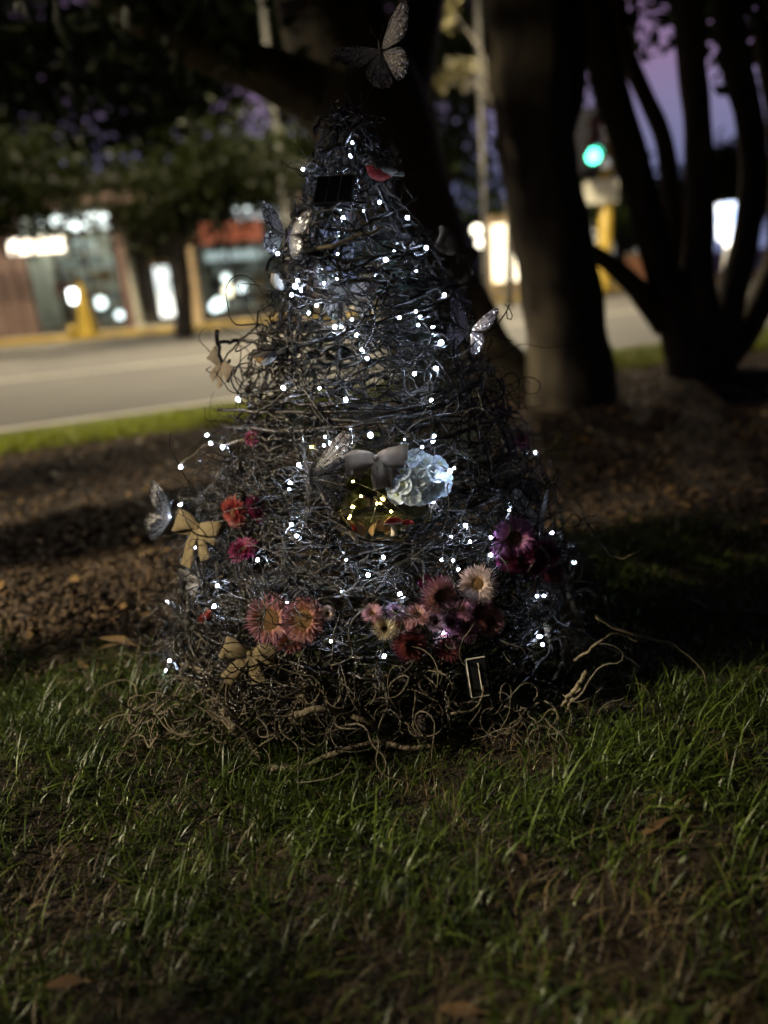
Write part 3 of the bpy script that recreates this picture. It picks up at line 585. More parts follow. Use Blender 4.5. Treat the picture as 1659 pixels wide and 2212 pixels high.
# ------------------------------------------------------------------ street poles, lamps, signal, signs
def street_lamp(label, base, h, arm, power, group, head_tilt=0.0, r0=0.08, spread=150):
    t = thing('street_lamp', label, 'street lamp', base, group)
    m = MB(); m.tube([(0, 0, -0.15), (0, 0, 0.25), (0, 0, 0.26), (0, 0, h)], [r0 * 1.35, r0 * 1.35, r0, r0 * 0.62], 12); m.build('pole', 'steel', t)
    a = np.array([*arm, 0.0]); m = MB(); m.tube(smooth_path([(0, 0, h - 0.15), a * 0.35 + [0, 0, h + 0.35], a + [0, 0, h + 0.45]], 10), [0.05] * 10, 8); m.build('arm', 'steel', t)
    d = a / (np.linalg.norm(a) + 1e-9); yaw = math.atan2(d[1], d[0])
    m = MB(); m.lathe([(0.02, 0.13), (0.16, 0.10), (0.20, 0.02), (0.19, -0.03)], 12); m.xf(Matrix.Diagonal((1.7, 0.9, 1, 1)))
    hd = m.build('lamp_head', 'steel', t); hd.location = tuple(a * 1.1 + [0, 0, h + 0.42]); hd.rotation_euler = (0, 0, yaw)
    m = MB(); m.lathe([(0.17, -0.032), (0.15, -0.07), (0.06, -0.10)], 12); m.xf(Matrix.Diagonal((1.6, 0.85, 1, 1))); m.build('lens', 'street_lens', hd)
    L = bpy.data.lights.new('lamp_light', 'SPOT'); L.energy = power; L.color = (1.0, 0.85, 0.60); L.spot_size = math.radians(spread); L.spot_blend = 0.6; L.shadow_soft_size = 0.10
    lo = bpy.data.objects.new('lamp_light', L); COL.objects.link(lo); lo.parent = t; lo.location = tuple(a * 1.1 + [0, 0, h + 0.28])
    return t, lo
LG = 'street lamps of the road'
pb = at(1052, 648, 18.6); pb[2] = 0.02
street_lamp('pale street lamp pole left of the thick trunk', pb, 7.8, (-0.7, -2.4), 7000, LG, spread=128)
pb = at(640, 690, 17.6); pb[2] = 0.02
street_lamp('pale street lamp pole showing just left of the twig tree', pb, 7.8, (-0.5, -2.4), 7000, LG, spread=128)
street_lamp('street lamp on the far footpath beyond the left edge', (-11.5, 16.6, 0.02), 7.8, (0.4, -1.6), 7000, LG, spread=128)
street_lamp('street lamp beside the road beyond the right edge', (11.0, 13.5, 0.0), 6.6, (-0.6, -1.2), 1500, LG, spread=110)
# path lamp beyond the left edge: the low warm light that rakes across lawn and mulch
t, lo = street_lamp('path lamp beyond the left edge of the lawn', (-7.4, -0.5, 0.0), 3.1, (0.45, 0.05), 5200, LG, spread=172)
lo.rotation_euler = (0, math.radians(-42), math.radians(10))
street_lamp('unseen lamp added on the near verge to light the thick trunk', (-6.2, 2.4, 0.0), 3.9, (0.5, 3.0), 700, LG, spread=40)[1].rotation_euler = Vector((6.6, -1.3, -3.7)).to_track_quat('-Z', 'Y').to_euler()  # added narrow spot, aimed to brighten the thick trunk

def rectbox(m, u0, u1, z0, z1, d0, d1): m.box((u0, d0, z0), (u1, d1, z1))
# traffic signal
sb = at(1306, 640, 19.0); sb[2] = 0.02
t = thing('traffic_signal', 'yellow traffic signal post showing a green light', 'traffic light', sb)
ztop = float(at(1288, 215, 19.0)[2]); zl = float(at(1268, 346, 19.0)[2]); xl = float(at(1268, 346, 19.0)[0] - sb[0])
m = MB(); m.tube([(0, 0, -0.1), (0, 0, 0.1), (-0.02, 0, zl + 0.25)], [0.20, 0.17, 0.16], 12); m.build('post', 'yellow_paint', t)
m = MB(); m.tube([(-0.02, 0, zl + 0.25), (-0.05, 0, ztop)], [0.09, 0.08], 10); m.build('mast', 'white_metal', t)
m = MB(); m.box((xl - 0.38, -0.30, zl - 0.32), (xl + 0.24, -0.16, zl + 1.02)); bb = m.build('backing_board', 'black_plastic', t, False)
m = MB(); m.box((xl - 0.17, -0.50, zl - 0.24), (xl + 0.17, -0.30, zl + 0.92)); hs = m.build('signal_housing', 'black_plastic', t, False)
for k, (mm, dz) in enumerate((('green_lens', 0), ('dark_lens', 0.34), ('dark_lens', 0.68))):
    m = MB(); m.lathe([(0.0, 0.03), (0.09, 0.022), (0.15, 0.0)], 16, axis='y'); o = m.build('lens', mm, hs); o.location = (xl, -0.505, zl + dz)
    m = MB(); a = np.linspace(0.1, math.pi - 0.1, 9); vv = [(0.16 * math.cos(q), y, 0.16 * math.sin(q)) for y in (0, -0.22) for q in a] + [(0.17 * math.cos(q), y, 0.17 * math.sin(q)) for y in (0, -0.22) for q in a]
    m.add(vv, [(i, i + 1, 10 + i, 9 + i) for i in range(8)] + [(18 + i, 27 + i, 28 + i, 19 + i) for i in range(8)]); o = m.build('visor', 'black_plastic', hs); o.location = (xl, -0.50, zl + dz)
m = MB(); m.lathe([(0.0, 0.03), (0.08, 0.02), (0.12, 0.0)], 14, axis='y'); o = m.build('side_lens', 'window_dim', t); p = at(1301, 357, 19.0); o.location = (float(p[0] - sb[0]), -0.2, float(p[2]))
pa, pb2 = at(1257, 446, 19.0), at(1330, 388, 19.0)
m = MB(); m.box((float(pa[0] - sb[0]), -0.2, float(pa[2])), (float(pb2[0] - sb[0]), -0.17, float(pb2[2]))); m.build('sign_plate', 'cream_sign', t, False)
# lit pillar lantern at right, behind the many-stemmed tree
lb = ground(1567, 668); Yl = lb[1]
t = thing('lantern_post', 'small post with a lit white and blue lantern box between the right stems', 'lantern', lb * [1, 1, 0])
q0, q1 = at(1546, 520, Yl), at(1598, 436, Yl); zb, zt = float(q0[2]), float(q1[2]); hw = float(q1[0] - q0[0]) / 2
m = MB(); m.tube([(0, 0, -0.05), (0, 0, 0.35), (0, 0, zb - 0.02)], [0.075, 0.07, 0.045], 12); m.build('post', 'white_metal', t)
m = MB(); a = hw; b_ = hw * 0.8
m.add([(-b_, -b_, zb), (b_, -b_, zb), (b_, b_, zb), (-b_, b_, zb), (-a, -a, zt), (a, -a, zt), (a, a, zt), (-a, a, zt)], [(3, 2, 1, 0), (4, 5, 6, 7), (0, 1, 5, 4), (1, 2, 6, 5), (2, 3, 7, 6), (3, 0, 4, 7)]); m.build('lantern_box', 'lantern_lit', t, False)
m = MB(); m.box((-a - 0.012, -a - 0.012, zt + 0.002), (a + 0.012, a + 0.012, zt + 0.03)); m.build('cap', 'steel', t, False)
m = MB(); m.lathe([(0.0, zb - 0.10), (0.05, zb - 0.09), (0.075, zb - 0.05), (0.05, zb - 0.012), (0.0, zb - 0.004)], 14); m.build('globe', 'globe', t)
# lit poster case (right of the twig tree, across the road)
pc0, pc1 = at(1066, 612, 21.0), at(1142, 482, 21.0)
t = thing('poster_case', 'tall lit advertising case glowing warm white left of the thick trunk', 'advert case', (float(pc0[0] + pc1[0]) / 2, 21.0, 0.02))
hw = float(pc1[0] - pc0[0]) / 2; z0, z1 = float(pc0[2]), float(pc1[2])
m = MB(); m.box((-hw - 0.1, 0.03, z0 - 0.28), (hw + 0.1, 0.3, z1 + 0.22)); m.build('case', 'tan_wall', t, False)
m = MB(); m.box((-hw, 0.0, z0), (hw, 0.027, z1)); m.build('lit_poster', 'poster', t, False)
for sx in (-1, 1):
    m = MB(); m.box((sx * hw * 0.7 - 0.05, 0.08, -0.1), (sx * hw * 0.7 + 0.05, 0.22, z0 - 0.284)); m.build('leg', 'steel', t, False)
# twin globe lamp
g0 = at(1048, 640, 20.0); g0[2] = 0.02
t = thing('globe_lamp', 'low twin globe lamp beside the lit advertising case', 'lamp', g0)
ga, gb = at(1030, 497, 20.0) - g0, at(1040, 524, 20.0) - g0
m = MB(); m.tube([(0, 0, -0.1), (0, 0, float(gb[2]) - 0.1), (float(gb[0]), float(gb[1]), float(gb[2]) - 0.08)], [0.05, 0.045, 0.03], 8); m.tube([(0, 0, float(gb[2]) - 0.1), (float(ga[0]) * 0.6, 0, float(ga[2]) - 0.3), (float(ga[0]), float(ga[1]), float(ga[2]) - 0.1)], [0.04, 0.03, 0.03], 8); m.build('post', 'steel', t)
for g in (ga, gb):
    m = MB(); m.lathe([(0.02, -0.12), (0.10, -0.09), (0.14, 0.0), (0.10, 0.09), (0.02, 0.12)], 14); o = m.build('globe', 'globe', t); o.location = tuple(map(float, g))

# ------------------------------------------------------------------ shops across the road
FA = np.array([-10.5, 17.75, 0.0]); FB = np.array([-1.6, 18.75, 0.0]); FU = (FB - FA) / np.linalg.norm(FB - FA); FN = np.array([FU[1], -FU[0], 0.0])
def fac(x, y):
    d = ray(x, y); tt = ((FA - CAM) @ FN) / (d @ FN); p = CAM + d * tt; return float((p - FA) @ FU), float(p[2])
shop_m = Matrix.Identity(4)
for i in range(3): shop_m[i][0] = FU[i]; shop_m[i][1] = -FN[i]; shop_m[i][2] = (0, 0, 1)[i]; shop_m[i][3] = FA[i]
shop = thing('shop_building', 'low flat-roofed row of lit shopfronts across the road', 'shop', mw=shop_m)
def U(x, y=640): return fac(x, y)[0]
def Z(y, x=200): return fac(x, y)[1]
def fbox(name, material, x0, x1, y0, y1, d0, d1, parent=None, uref=None):
    """box on the facade from picture columns and rows; d = depth behind the facade"""
    yr = uref or (y0 + y1) / 2; xm = (x0 + x1) / 2
    u0, u1 = U(x0, yr), U(x1, yr); z1, z0 = fac(xm, y0)[1], max(0.0, fac(xm, y1)[1])
    m = MB(); m.box((u0, d0, z0), (u1, d1, z1)); return m.build(name, material, shop if parent is None else parent, False)
zc = 2.75                                            # ceiling of the shops
def wbox(name, material, u0, u1, z0, z1, d0, d1, parent=None):
    m = MB(); m.box((u0, d0, z0), (u1, d1, z1)); return m.build(name, material, shop if parent is None else parent, False)
uL, uA, uB, uC, uD, uE, uF = U(-180), U(68), U(282), U(322), U(366), U(436), U(640)
wbox('wall', 'brown_wall', uL, uA, 0.0, zc, 0.0, 0.25)
for x in np.linspace(uL + 0.35, uA - 0.3, 6): wbox('wall_batten', 'brown_wall', x, x + 0.07, 0.02, zc - 0.02, -0.035, -0.002)
wbox('pillar', 'brown_wall', uB - 0.18, uB, 0.0, zc, -0.02, 0.25)
wbox('recess_wall', 'dark_wall', uB + 0.003, uE - 0.36, 0.0, zc, 1.2, 1.3)
wbox('pillar', 'tan_wall', U(405), U(430), 0.0, zc - 0.1, -0.03, 0.2)
wbox('pillar', 'dark_wall', U(430) + 0.004, uE, 0.0, zc, 0.0, 0.25)
wbox('fascia', 'brown_wall', uL, uE + 0.2, zc + 0.003, zc + 0.42, -0.35, 0.3)
wbox('fascia', 'dark_wall', uE + 0.203, uF + 0.3, zc + 0.003, zc + 0.30, -0.1, 0.3)
wbox('roof', 'roof', uL - 0.2, uF + 0.5, zc + 0.45, zc + 0.62, -0.5, 6.0)
wbox('back_wall', 'cream_sign', uL, uF + 0.3, 0.0, zc, 4.6, 4.8)
wbox('ceiling', 'white_metal', uL, uF + 0.3, zc - 0.06, zc, 0.26, 4.59)
wbox('side_wall', 'cream_sign', uA - 0.2, uA - 0.12, 0.0, zc - 0.063, 0.26, 4.59); wbox('side_wall', 'cream_sign', uB - 0.1, uB - 0.02, 0.0, zc - 0.063, 0.26, 4.59)
wbox('side_wall', 'cream_sign', uE - 0.1, uE - 0.02, 0.0, zc - 0.063, 0.26, 4.59)
wbox('shop_floor', 'concrete', uL, uF + 0.3, -0.02, 0.03, 0.0, 4.6)
wbox('side_wall', 'brown_wall', uF + 0.303, uF + 0.5, 0.0, zc, 0.0, 4.8)
# glazing, with frames
def glazing(u0, u1, z0, z1, n):
    w = (u1 - u0) / n
    for i in range(n):
        p = wbox('window_pane', 'glass', u0 + i * w + 0.03, u0 + (i + 1) * w - 0.03, z0 + 0.05, z1 - 0.05, 0.10, 0.115)
        fr = MB(); a, b2 = u0 + i * w, u0 + (i + 1) * w
        fr.box((a, 0.08, z0), (a + 0.03, 0.14, z1)); fr.box((b2 - 0.03, 0.08, z0), (b2, 0.14, z1)); fr.box((a + 0.03, 0.08, z0), (b2 - 0.03, 0.14, z0 + 0.05)); fr.box((a + 0.03, 0.08, z1 - 0.05), (b2 - 0.03, 0.14, z1))
        fr.build('frame', 'steel', p, False)
glazing(uA + 0.01, uB - 0.19, 0.12, zc - 0.1, 3)
glazing(uE + 0.01, uF, 0.12, zc - 0.1, 3)
wbox('stall_riser', 'dark_wall', uA + 0.01, uB - 0.19, 0.03, 0.115, 0.03, 0.2); wbox('stall_riser', 'dark_wall', uE + 0.01, uF, 0.03, 0.115, 0.03, 0.2)
# lights
fbox('fascia_light', 'fascia_lit', 34, 148, 517, 548, -0.52, -0.36)
for (a, b2, dd) in ((U(85), U(140), 1.0), (U(150), U(200), 1.0), (U(215), U(260), 1.0), (U(90), U(150), 2.8), (U(180), U(255), 2.8)):
    wbox('ceiling_tube', 'tube_bright', a, b2, zc - 0.20, zc - 0.08, dd, dd + 0.6)
fbox('lit_top_panel', 'panel_cool', 440, 572, 538, 560, 0.35, 0.42)
for (a, b2, dd) in ((U(450), U(500), 2.0), (U(520), U(600), 2.0)): wbox('ceiling_tube', 'tube_cool', a, b2, zc - 0.16, zc - 0.08, dd, dd + 0.25)
for (x, y, mm, r_) in ((157, 640, 'spot_cool', 0.16), (208, 655, 'spot_cool', 0.14), (250, 682, 'tube_cool', 0.10), (485, 600, 'spot_cool', 0.09), (491, 628, 'spot_warm', 0.13), (470, 658, 'spot_cool', 0.15), (460, 664, 'tube_cool', 0.12), (520, 622, 'tube_cool', 0.09), (385, 535, 'tube_cool', 0.10)):
    u, z = fac(x, y); m = MB(); m.lathe([(0.0, r_ * 0.5), (r_ * 0.7, r_ * 0.35), (r_, 0), (r_ * 0.7, -r_ * 0.35), (0.0, -r_ * 0.5)], 14, axis='y'); o = m.build('display_lamp', mm, shop); o.location = (u, 0.02 if x == 157 else 0.45, z)
fbox('lit_door_panel', 'door_lit', 327, 359, 572, 688, 0.9, 1.0, uref=635)
fbox('door_frame', 'tan_wall', 320, 366, 556, 571, 0.9, 1.0, uref=635)
fbox('shop_sign', 'sign_orange', 428, 566, 482, 526, -0.32, -0.12); fbox('shop_sign', 'sign_blue', 500, 600, 452, 479, -0.10, 0.1)
fbox('notice_board', 'red_board', 112, 146, 608, 642, 0.22, 0.25)
# goods on shelves in the windows
for wi, (u0, u1) in enumerate(((uA + 0.3, uB - 0.5), (uE + 0.2, uF - 0.2))):
    for row in range(2):
        sh = thing('shop_shelf', ('shelves of pale goods inside the left shop window', 'rear shelves of goods deep inside the left shop', 'shelves of pale goods inside the right shop window', 'rear shelves of goods deep inside the right shop')[wi * 2 + row], 'shelf', mw=shop_m @ Matrix.Translation((0, 1.3 + row * 1.6, 0)))
        for lv in range(5):
            m = MB(); m.box((u0, 0, 0.25 + lv * 0.42), (u1, 0.35, 0.28 + lv * 0.42)); m.build('shelf_board', 'white_metal', sh, False)
            u = u0 + 0.05
            while u < u1 - 0.3:
                w_ = rnd.uniform(0.12, 0.34); h_ = rnd.uniform(0.14, 0.34)
                if rnd.random() < 0.8:
                    m = MB(); m.box((u, 0.04, 0.283 + lv * 0.42), (u + w_, 0.3, 0.283 + lv * 0.42 + h_)); m.build('carton', rnd.choice(('goods', 'goods', 'goods_dark', 'tan_wall')), sh, False)
                u += w_ + rnd.uniform(0.02, 0.12)
        for uu in (u0 - 0.04, u1):
            m = MB(); m.box((uu, 0, 0.03), (uu + 0.04, 0.35, 2.3)); m.build('upright', 'steel', sh, False)
# yellow folding caution board on the footpath
yb = ground(192, 722); yb[1] = min(yb[1], 17.3); yb = at(192, 722, 16.9); yb[2] = 0.02
t = thing('caution_board', 'tall yellow folding caution board before the left shop window', 'caution sign', yb)
for sy in (-1, 1):
    m = MB(); m.add([(-0.17, sy * 0.20, 0), (0.17, sy * 0.20, 0), (0.05, sy * 0.03, 1.05), (-0.05, sy * 0.03, 1.05), (-0.17, sy * 0.17, 0), (0.17, sy * 0.17, 0), (0.05, sy * 0.005, 1.05), (-0.05, sy * 0.005, 1.05)],
          [(0, 1, 2, 3), (7, 6, 5, 4), (0, 4, 5, 1), (1, 5, 6, 2), (2, 6, 7, 3), (3, 7, 4, 0)]); m.build('panel', 'yellow_paint', t, False)
m = MB(); m.box((-0.04, -0.03, 1.052), (0.04, 0.03, 1.12)); m.build('handle', 'yellow_paint', t, False)
# pale bollard next to it
bb2 = at(160, 728, 16.9); bb2[2] = 0.02
t = thing('bollard', 'slim bollard with yellow foot left of the caution board', 'bollard', bb2)
m = MB(); m.lathe([(0.10, 0.0), (0.10, 0.22), (0.06, 0.222)], 12); m.build('foot', 'yellow_paint', t)
m = MB(); m.lathe([(0.055, 0.224), (0.055, 0.9), (0.03, 0.94)], 12); m.build('post', 'steel', t)
# brick building behind the signal
bY = 28.0; q0, q1 = at(1040, 640, bY), at(1440, 640, bY); zt = float(at(1240, 455, bY)[2])
t = thing('brick_building', 'low brick building with lit windows behind the traffic signal', 'building', (float(q0[0]), bY, 0))
wd = float(q1[0] - q0[0])
m = MB(); m.box((0, 0, 0), (wd, 6, zt)); m.build('wall', 'dark_wall', t, False)
m = MB(); m.box((-0.3, -0.3, zt + 0.003), (wd + 0.3, 6.3, zt + 0.25)); m.build('roof', 'roof', t, False)
for (x0, x1, y0, y1, mm) in ((1257, 1284, 474, 530, 'window_lit'), (1300, 1326, 525, 566, 'window_dim'), (1290, 1300, 500, 520, 'window_dim'), (1372, 1400, 530, 560, 'window_dim')):
    a, b2 = at(x0, y1, bY), at(x1, y0, bY); m = MB(); m.box((float(a[0] - q0[0]), -0.05, float(a[2])), (float(b2[0] - q0[0]), -0.004, float(b2[2]))); wn = m.build('window', mm, t, False)
    m = MB(); m.box((float(a[0] - q0[0]) - 0.06, -0.09, float(a[2]) - 0.1), (float(b2[0] - q0[0]) + 0.06, -0.004, float(a[2]) - 0.004)); m.build('sill', 'concrete', wn, False)
a = at(1392, 625, 23.0); b2 = at(1452, 575, 23.0)
m = MB(); m.box((0, 0, 0), (float(b2[0] - a[0]) + 1.0, 0.25, max(0.8, float(b2[2])))); t = thing('brick_wall', 'low red brick garden wall across the road at right', 'wall', (float(a[0]) - 0.5, 23.0, 0.0)); m.build('wall_face', 'brick', t, False)
m = MB(); m.box((-0.03, -0.03, max(0.8, float(b2[2])) + 0.003), (float(b2[0] - a[0]) + 1.03, 0.28, max(0.8, float(b2[2])) + 0.07)); m.build('coping', 'concrete', t, False)
# the street goes on beyond the left edge: a dark building and trees
t = thing('brick_house', 'dark two-storey brick building left of the shops beyond the edge', 'building', (-36.0, 17.5, 0.0))
m = MB(); m.box((0, 0, 0), (22.0, 8.0, 5.6)); m.build('wall', 'brown_wall', t, False)
m = MB(); m.box((-0.3, -0.3, 5.603), (22.3, 8.3, 5.9)); m.build('roof', 'roof', t, False)
for k in range(9):
    for fl_ in range(2):
        u0 = 1.0 + k * 2.3; z0 = 0.9 + fl_ * 2.7; m = MB(); m.box((u0, -0.05, z0), (u0 + 1.2, -0.004, z0 + 1.4)); wn = m.build('window', 'window_lit' if (k * 3 + fl_) % 7 == 2 else 'dark_wall', t, False)
        m = MB(); m.box((u0 - 0.06, -0.1, z0 - 0.1), (u0 + 1.26, -0.004, z0 - 0.004)); m.build('sill', 'concrete', wn, False)
for k, (x, y, lab) in enumerate(((-14.5, 15.6, 'street tree between the shops and the brick building'), (-21.5, 14.6, 'street tree before the middle of the dark brick building'), (-29.0, 13.6, 'street tree farthest left before the dark brick building'), (-18.0, 27.0, 'tall tree rising behind the dark brick building'))):
    b = np.array([x, y, 0.0]); h_ = 2.4 if k < 3 else 5.0
    tree(lab, b, [([b + [0, 0, -0.1], b + [0.1, 0, h_ * 0.6], b + [0, 0.1, h_ + 1.2]], [0.22, 0.17, 0.1])], [((x, y, h_ + 1.5), (2.4, 1.8, 1.5)), ((x + 1.2, y, h_ + 0.9), (1.4, 1.2, 0.8)), ((x - 1.4, y, h_ + 2.3), (1.5, 1.2, 1.0))], 5000, 0.24, 'leaf_mid', 'bark_far', 70 + k, G, 0.5)
# small leafy seedling at right of the twig tree
sp = ground(1205, 1003); t = thing('seedling', 'small bright green seedling in the dark mulch right of the twig tree', 'plant', sp * [1, 1, 0])
m = MB(); m.tube([(0, 0, -0.01), (0.005, 0, 0.06), (0, 0.01, 0.11)], [0.003, 0.0025, 0.002], 6); m.build('stem', 'ivy', t)
for k in range(9):
    a = k * 2.4; l = 0.055; m = MB(); dx, dy = math.cos(a), math.sin(a); z = 0.03 + 0.009 * k
    vv = []; 
    for tt, ww in zip(np.linspace(0, 1, 5), (0.1, 0.8, 1, 0.7, 0.05)):
        c = np.array([dx * l * tt, dy * l * tt, z + 0.03 * tt - 0.03 * tt * tt]); s_ = np.array([-dy, dx, 0]) * 0.016 * ww
        vv += [c - s_, c + [0, 0, -0.004], c + s_]
    m.add(vv, [(i * 3 + j, i * 3 + j + 1, i * 3 + j + 4, i * 3 + j + 3) for i in range(4) for j in range(2)], (0.95, 0.5, 0.5)); m.build('leaf', 'ivy', t)

# ------------------------------------------------------------------ the twig tree: shape measured from its outline
TY = 1.50
ROWS = [(235, 715, 775), (265, 692, 792), (350, 662, 842), (450, 642, 885), (550, 600, 940), (650, 572, 1000), (750, 552, 1040), (850, 520, 1075), (950, 490, 1125),
        (1050, 452, 1158), (1150, 418, 1188), (1250, 388, 1215), (1350, 362, 1228), (1450, 350, 1228)]
_tab = []
for y, xa, xb in ROWS:
    p = at((xa + xb) / 2, y, TY); _tab.append((p[2], p[0], pxm((xb - xa) / 2, p) * 0.97))
_tab.append((0.0, _tab[-1][1], _tab[-1][2] * 1.0)); _tab.sort()
TZ = np.array([t[0] for t in _tab]); TX = np.array([t[1] for t in _tab]); TR = np.array([t[2] for t in _tab]); HT = float(TZ[-1])
def cone(phi, z, off=0.0):
    r = np.interp(z, TZ, TR) + off; return np.stack([np.interp(z, TZ, TX) + r * np.cos(phi), TY + r * np.sin(phi), z * np.ones_like(phi)], -1)
def surf(x, y, off=0.0):
    """first point of the twig tree's surface met by the sight line through pixel (x, y)"""
    d = ray(x, y); best = None
    for k in np.arange(0.7, 2.3, 0.003):
        p = CAM + d * (k / (d @ FWD)); q = math.hypot(p[0] - np.interp(p[2], TZ, TX), p[1] - TY) - np.interp(p[2], TZ, TR) - off
        if p[2] < 0.01: break
        if best is None or q < best[0]: best = (q, p)
        if q <= 0: break
    return best[1]
def normal(p):
    n = np.array([p[0] - np.interp(p[2], TZ, TX), p[1] - TY, 0.0]); n /= np.linalg.norm(n) + 1e-9; n[2] = 0.4; return n / np.linalg.norm(n)
# the hollow in its front
HC = surf(832, 1084); HRX, HRZ = pxm(106, HC), pxm(78, HC)
def in_hollow(P):
    P = np.atleast_2d(P); a = np.arctan2(P[:, 2] - HC[2], P[:, 0] - HC[0]); k = 1 + 0.10 * np.sin(3 * a + 1) + 0.08 * np.sin(7 * a) + 0.05 * np.sin(13 * a + 2)
    return (((P[:, 0] - HC[0]) / HRX) ** 2 + ((P[:, 2] - HC[2]) / HRZ) ** 2 < k) & (P[:, 1] < HC[1] + 0.2)
def runs(mask):
    out = []; s = None
    for i, b in enumerate(mask):
        if b and s is None: s = i
        if (not b or i == len(mask) - 1) and s is not None:
            e = i + 1 if b else i
            if e - s >= 4: out.append((s, e))
            s = None
    return out
ttree = thing('twig_tree', 'cone-shaped tree woven from dark curly twigs, hung with lights and ornaments', 'twig tree', (float(TX[0]), TY, 0))
TB = np.array([float(TX[0]), TY, 0.0])
r = np.random.default_rng(5)
wv = MB(); N_W = 0
def wrap(z0, phi0, span, rad, off, slope, wob, tint, dst, sides=5):
    n = max(10, int(abs(span) * np.interp(z0, TZ, TR) / 0.018) + 6); n = min(n, 60)
    phi = phi0 + np.linspace(0, span, n); z = z0 + slope * np.linspace(-1, 1, n) * abs(span) + noise1(n, wob, 3, r)
    P = cone(phi, np.clip(z, 0.015, HT), off + noise1(n, 0.012, 3, r)); P += r.normal(size=P.shape) * 0.0019
    P[:, 2] += noise1(n, 0.0040, 12, r)
    rr = rad * np.interp(np.linspace(0, 1, n), [0, 0.15, 0.75, 1], [0.8, 1, 0.75, 0.35])
    for s, e in runs(~in_hollow(P)): dst.tube(P[s:e] - TB, rr[s:e], sides, tint)
FR = -math.pi / 2                                   # facing the camera
def rz(): return HT * (1 - math.sqrt(r.random())) * 0.98 + 0.02
for k in range(660):                                # bands of twigs wound round the cone, the thicker ones
    z = HT * r.random() ** 1.15 * 0.97 + 0.03
    if k % 5 < 3: band = round(z / 0.062) * 0.062; z = band + r.normal(0, 0.016)
    z = float(np.clip(z, 0.05, HT * 0.985))
    wrap(z, r.uniform(0, 6.28), r.uniform(0.6, 2.3) * r.choice((-1, 1)), float(r.choice((0.0016, 0.0023, 0.0032, 0.0042, 0.0056), p=(0.2, 0.3, 0.26, 0.17, 0.07))) * r.uniform(0.85, 1.15), r.uniform(-0.055, 0.014), r.normal(0.008, 0.020), 0.008, (float(r.beta(0.9, 4.5)),) * 3, wv)
for k in range(260):                                # short fine twigs woven across the front
    z = float(np.clip(rz(), 0.05, HT * 0.98))
    wrap(z, FR + r.normal(0, 0.9), r.uniform(0.25, 0.8) * r.choice((-1, 1)), r.uniform(0.0012, 0.0026), r.uniform(-0.015, 0.022), r.normal(0.0, 0.10), 0.014, (float(r.beta(1.5, 3.5)),) * 3, wv, 4)
def curly(p, d, n, step, rad, curl, tint, dst, sides=4, grav=0.0, floor=0.006):
    """one crooked twig: a walk that keeps turning"""
    P = [np.array(p, float)]; d = np.array(d, float); d /= np.linalg.norm(d) + 1e-9; ax = r.normal(size=3)
    for i in range(n):
        if i % 3 == 0: ax = 0.35 * ax + r.normal(size=3)
        d = d + np.cross(ax, d) * curl + np.array([0, 0, -grav]); d /= np.linalg.norm(d) + 1e-9
        q = P[-1] + d * step
        if q[2] < floor: q[2] = floor; d[2] = abs(d[2]) * 0.3
        P.append(q)
    P = np.array(P); rr = rad * np.linspace(1, 0.35, len(P))
    for s, e in runs(~in_hollow(P)): dst.tube(P[s:e] - TB, rr[s:e], sides, tint)
    return P
for k in range(1250):                               # curly twig ends sticking out all over, denser low down
    z = HT * (1 - math.sqrt(r.random())) * 0.66 + 0.03; phi = FR + r.normal(0, 1.25) if k < 1040 else r.uniform(0, 6.28)
    p = cone(np.array([phi]), np.array([z]), r.uniform(-0.045, 0.01))[0]; nn = normal(p); tg = np.array([-nn[1], nn[0], 0.0]) * r.choice((-1, 1))
    low = 1 - z / HT
    curly(p, tg * r.uniform(0.5, 1.2) + nn * r.uniform(0.0, 0.75) + [0, 0, r.normal(0, 0.4)], int(r.integers(9, 22)), 0.0130, r.uniform(0.0009, 0.0022), r.uniform(0.22, 0.48),
          (float(np.clip(r.beta(1.5, 3.0) * (0.7 + 0.6 * low), 0, 1)),) * 3, wv)
for k in range(170):                                # loose ends that stray from the foot, most at the left
    phi = FR - abs(r.normal(0, 0.9)) - 0.2 if k < 120 else FR + abs(r.normal(0, 0.9)); p = cone(np.array([phi]), np.array([r.uniform(0.03, 0.42)]), 0.0)[0]; nn = normal(p)
    curly(p, nn * r.uniform(0.6, 1.3) + r.normal(size=3) * 0.5, int(r.integers(10, 20)), 0.0125, r.uniform(0.0009, 0.0018), r.uniform(0.25, 0.5), (float(r.beta(2, 2)),) * 3, wv)
for k in range(90):                                 # tuft of wire and twig ends at the tip
    z = HT * r.uniform(0.86, 0.985); p = cone(np.array([r.uniform(0, 6.28)]), np.array([z]), -0.01)[0]
    curly(p, normal(p) * 0.5 + [0, 0, r.uniform(0.0, 0.9)] + r.normal(size=3) * 0.6, int(r.integers(5, 11)), 0.009, r.uniform(0.0008, 0.0016), 0.35, (float(r.beta(1.5, 3)),) * 3, wv)
o = wv.build('woven_twigs', 'bark_twig', ttree); o['kind'] = 'stuff'
# stakes that carry the weave
for k in range(11):
    phi = FR + 0.3 + k * 2 * math.pi / 11; z = np.linspace(0, HT * r.uniform(0.86, 0.96), 12); P = cone(np.full(12, phi) + noise1(12, 0.05, 2, r), z, -0.028)
    P[0, 2] = -0.02
    for s, e in runs(~in_hollow(P)): m = MB(); m.tube(P[s:e] - TB, np.linspace(0.006, 0.0035, 12)[s:e], 7, (0.12,) * 3); m.build('stake', 'bark_twig', ttree)
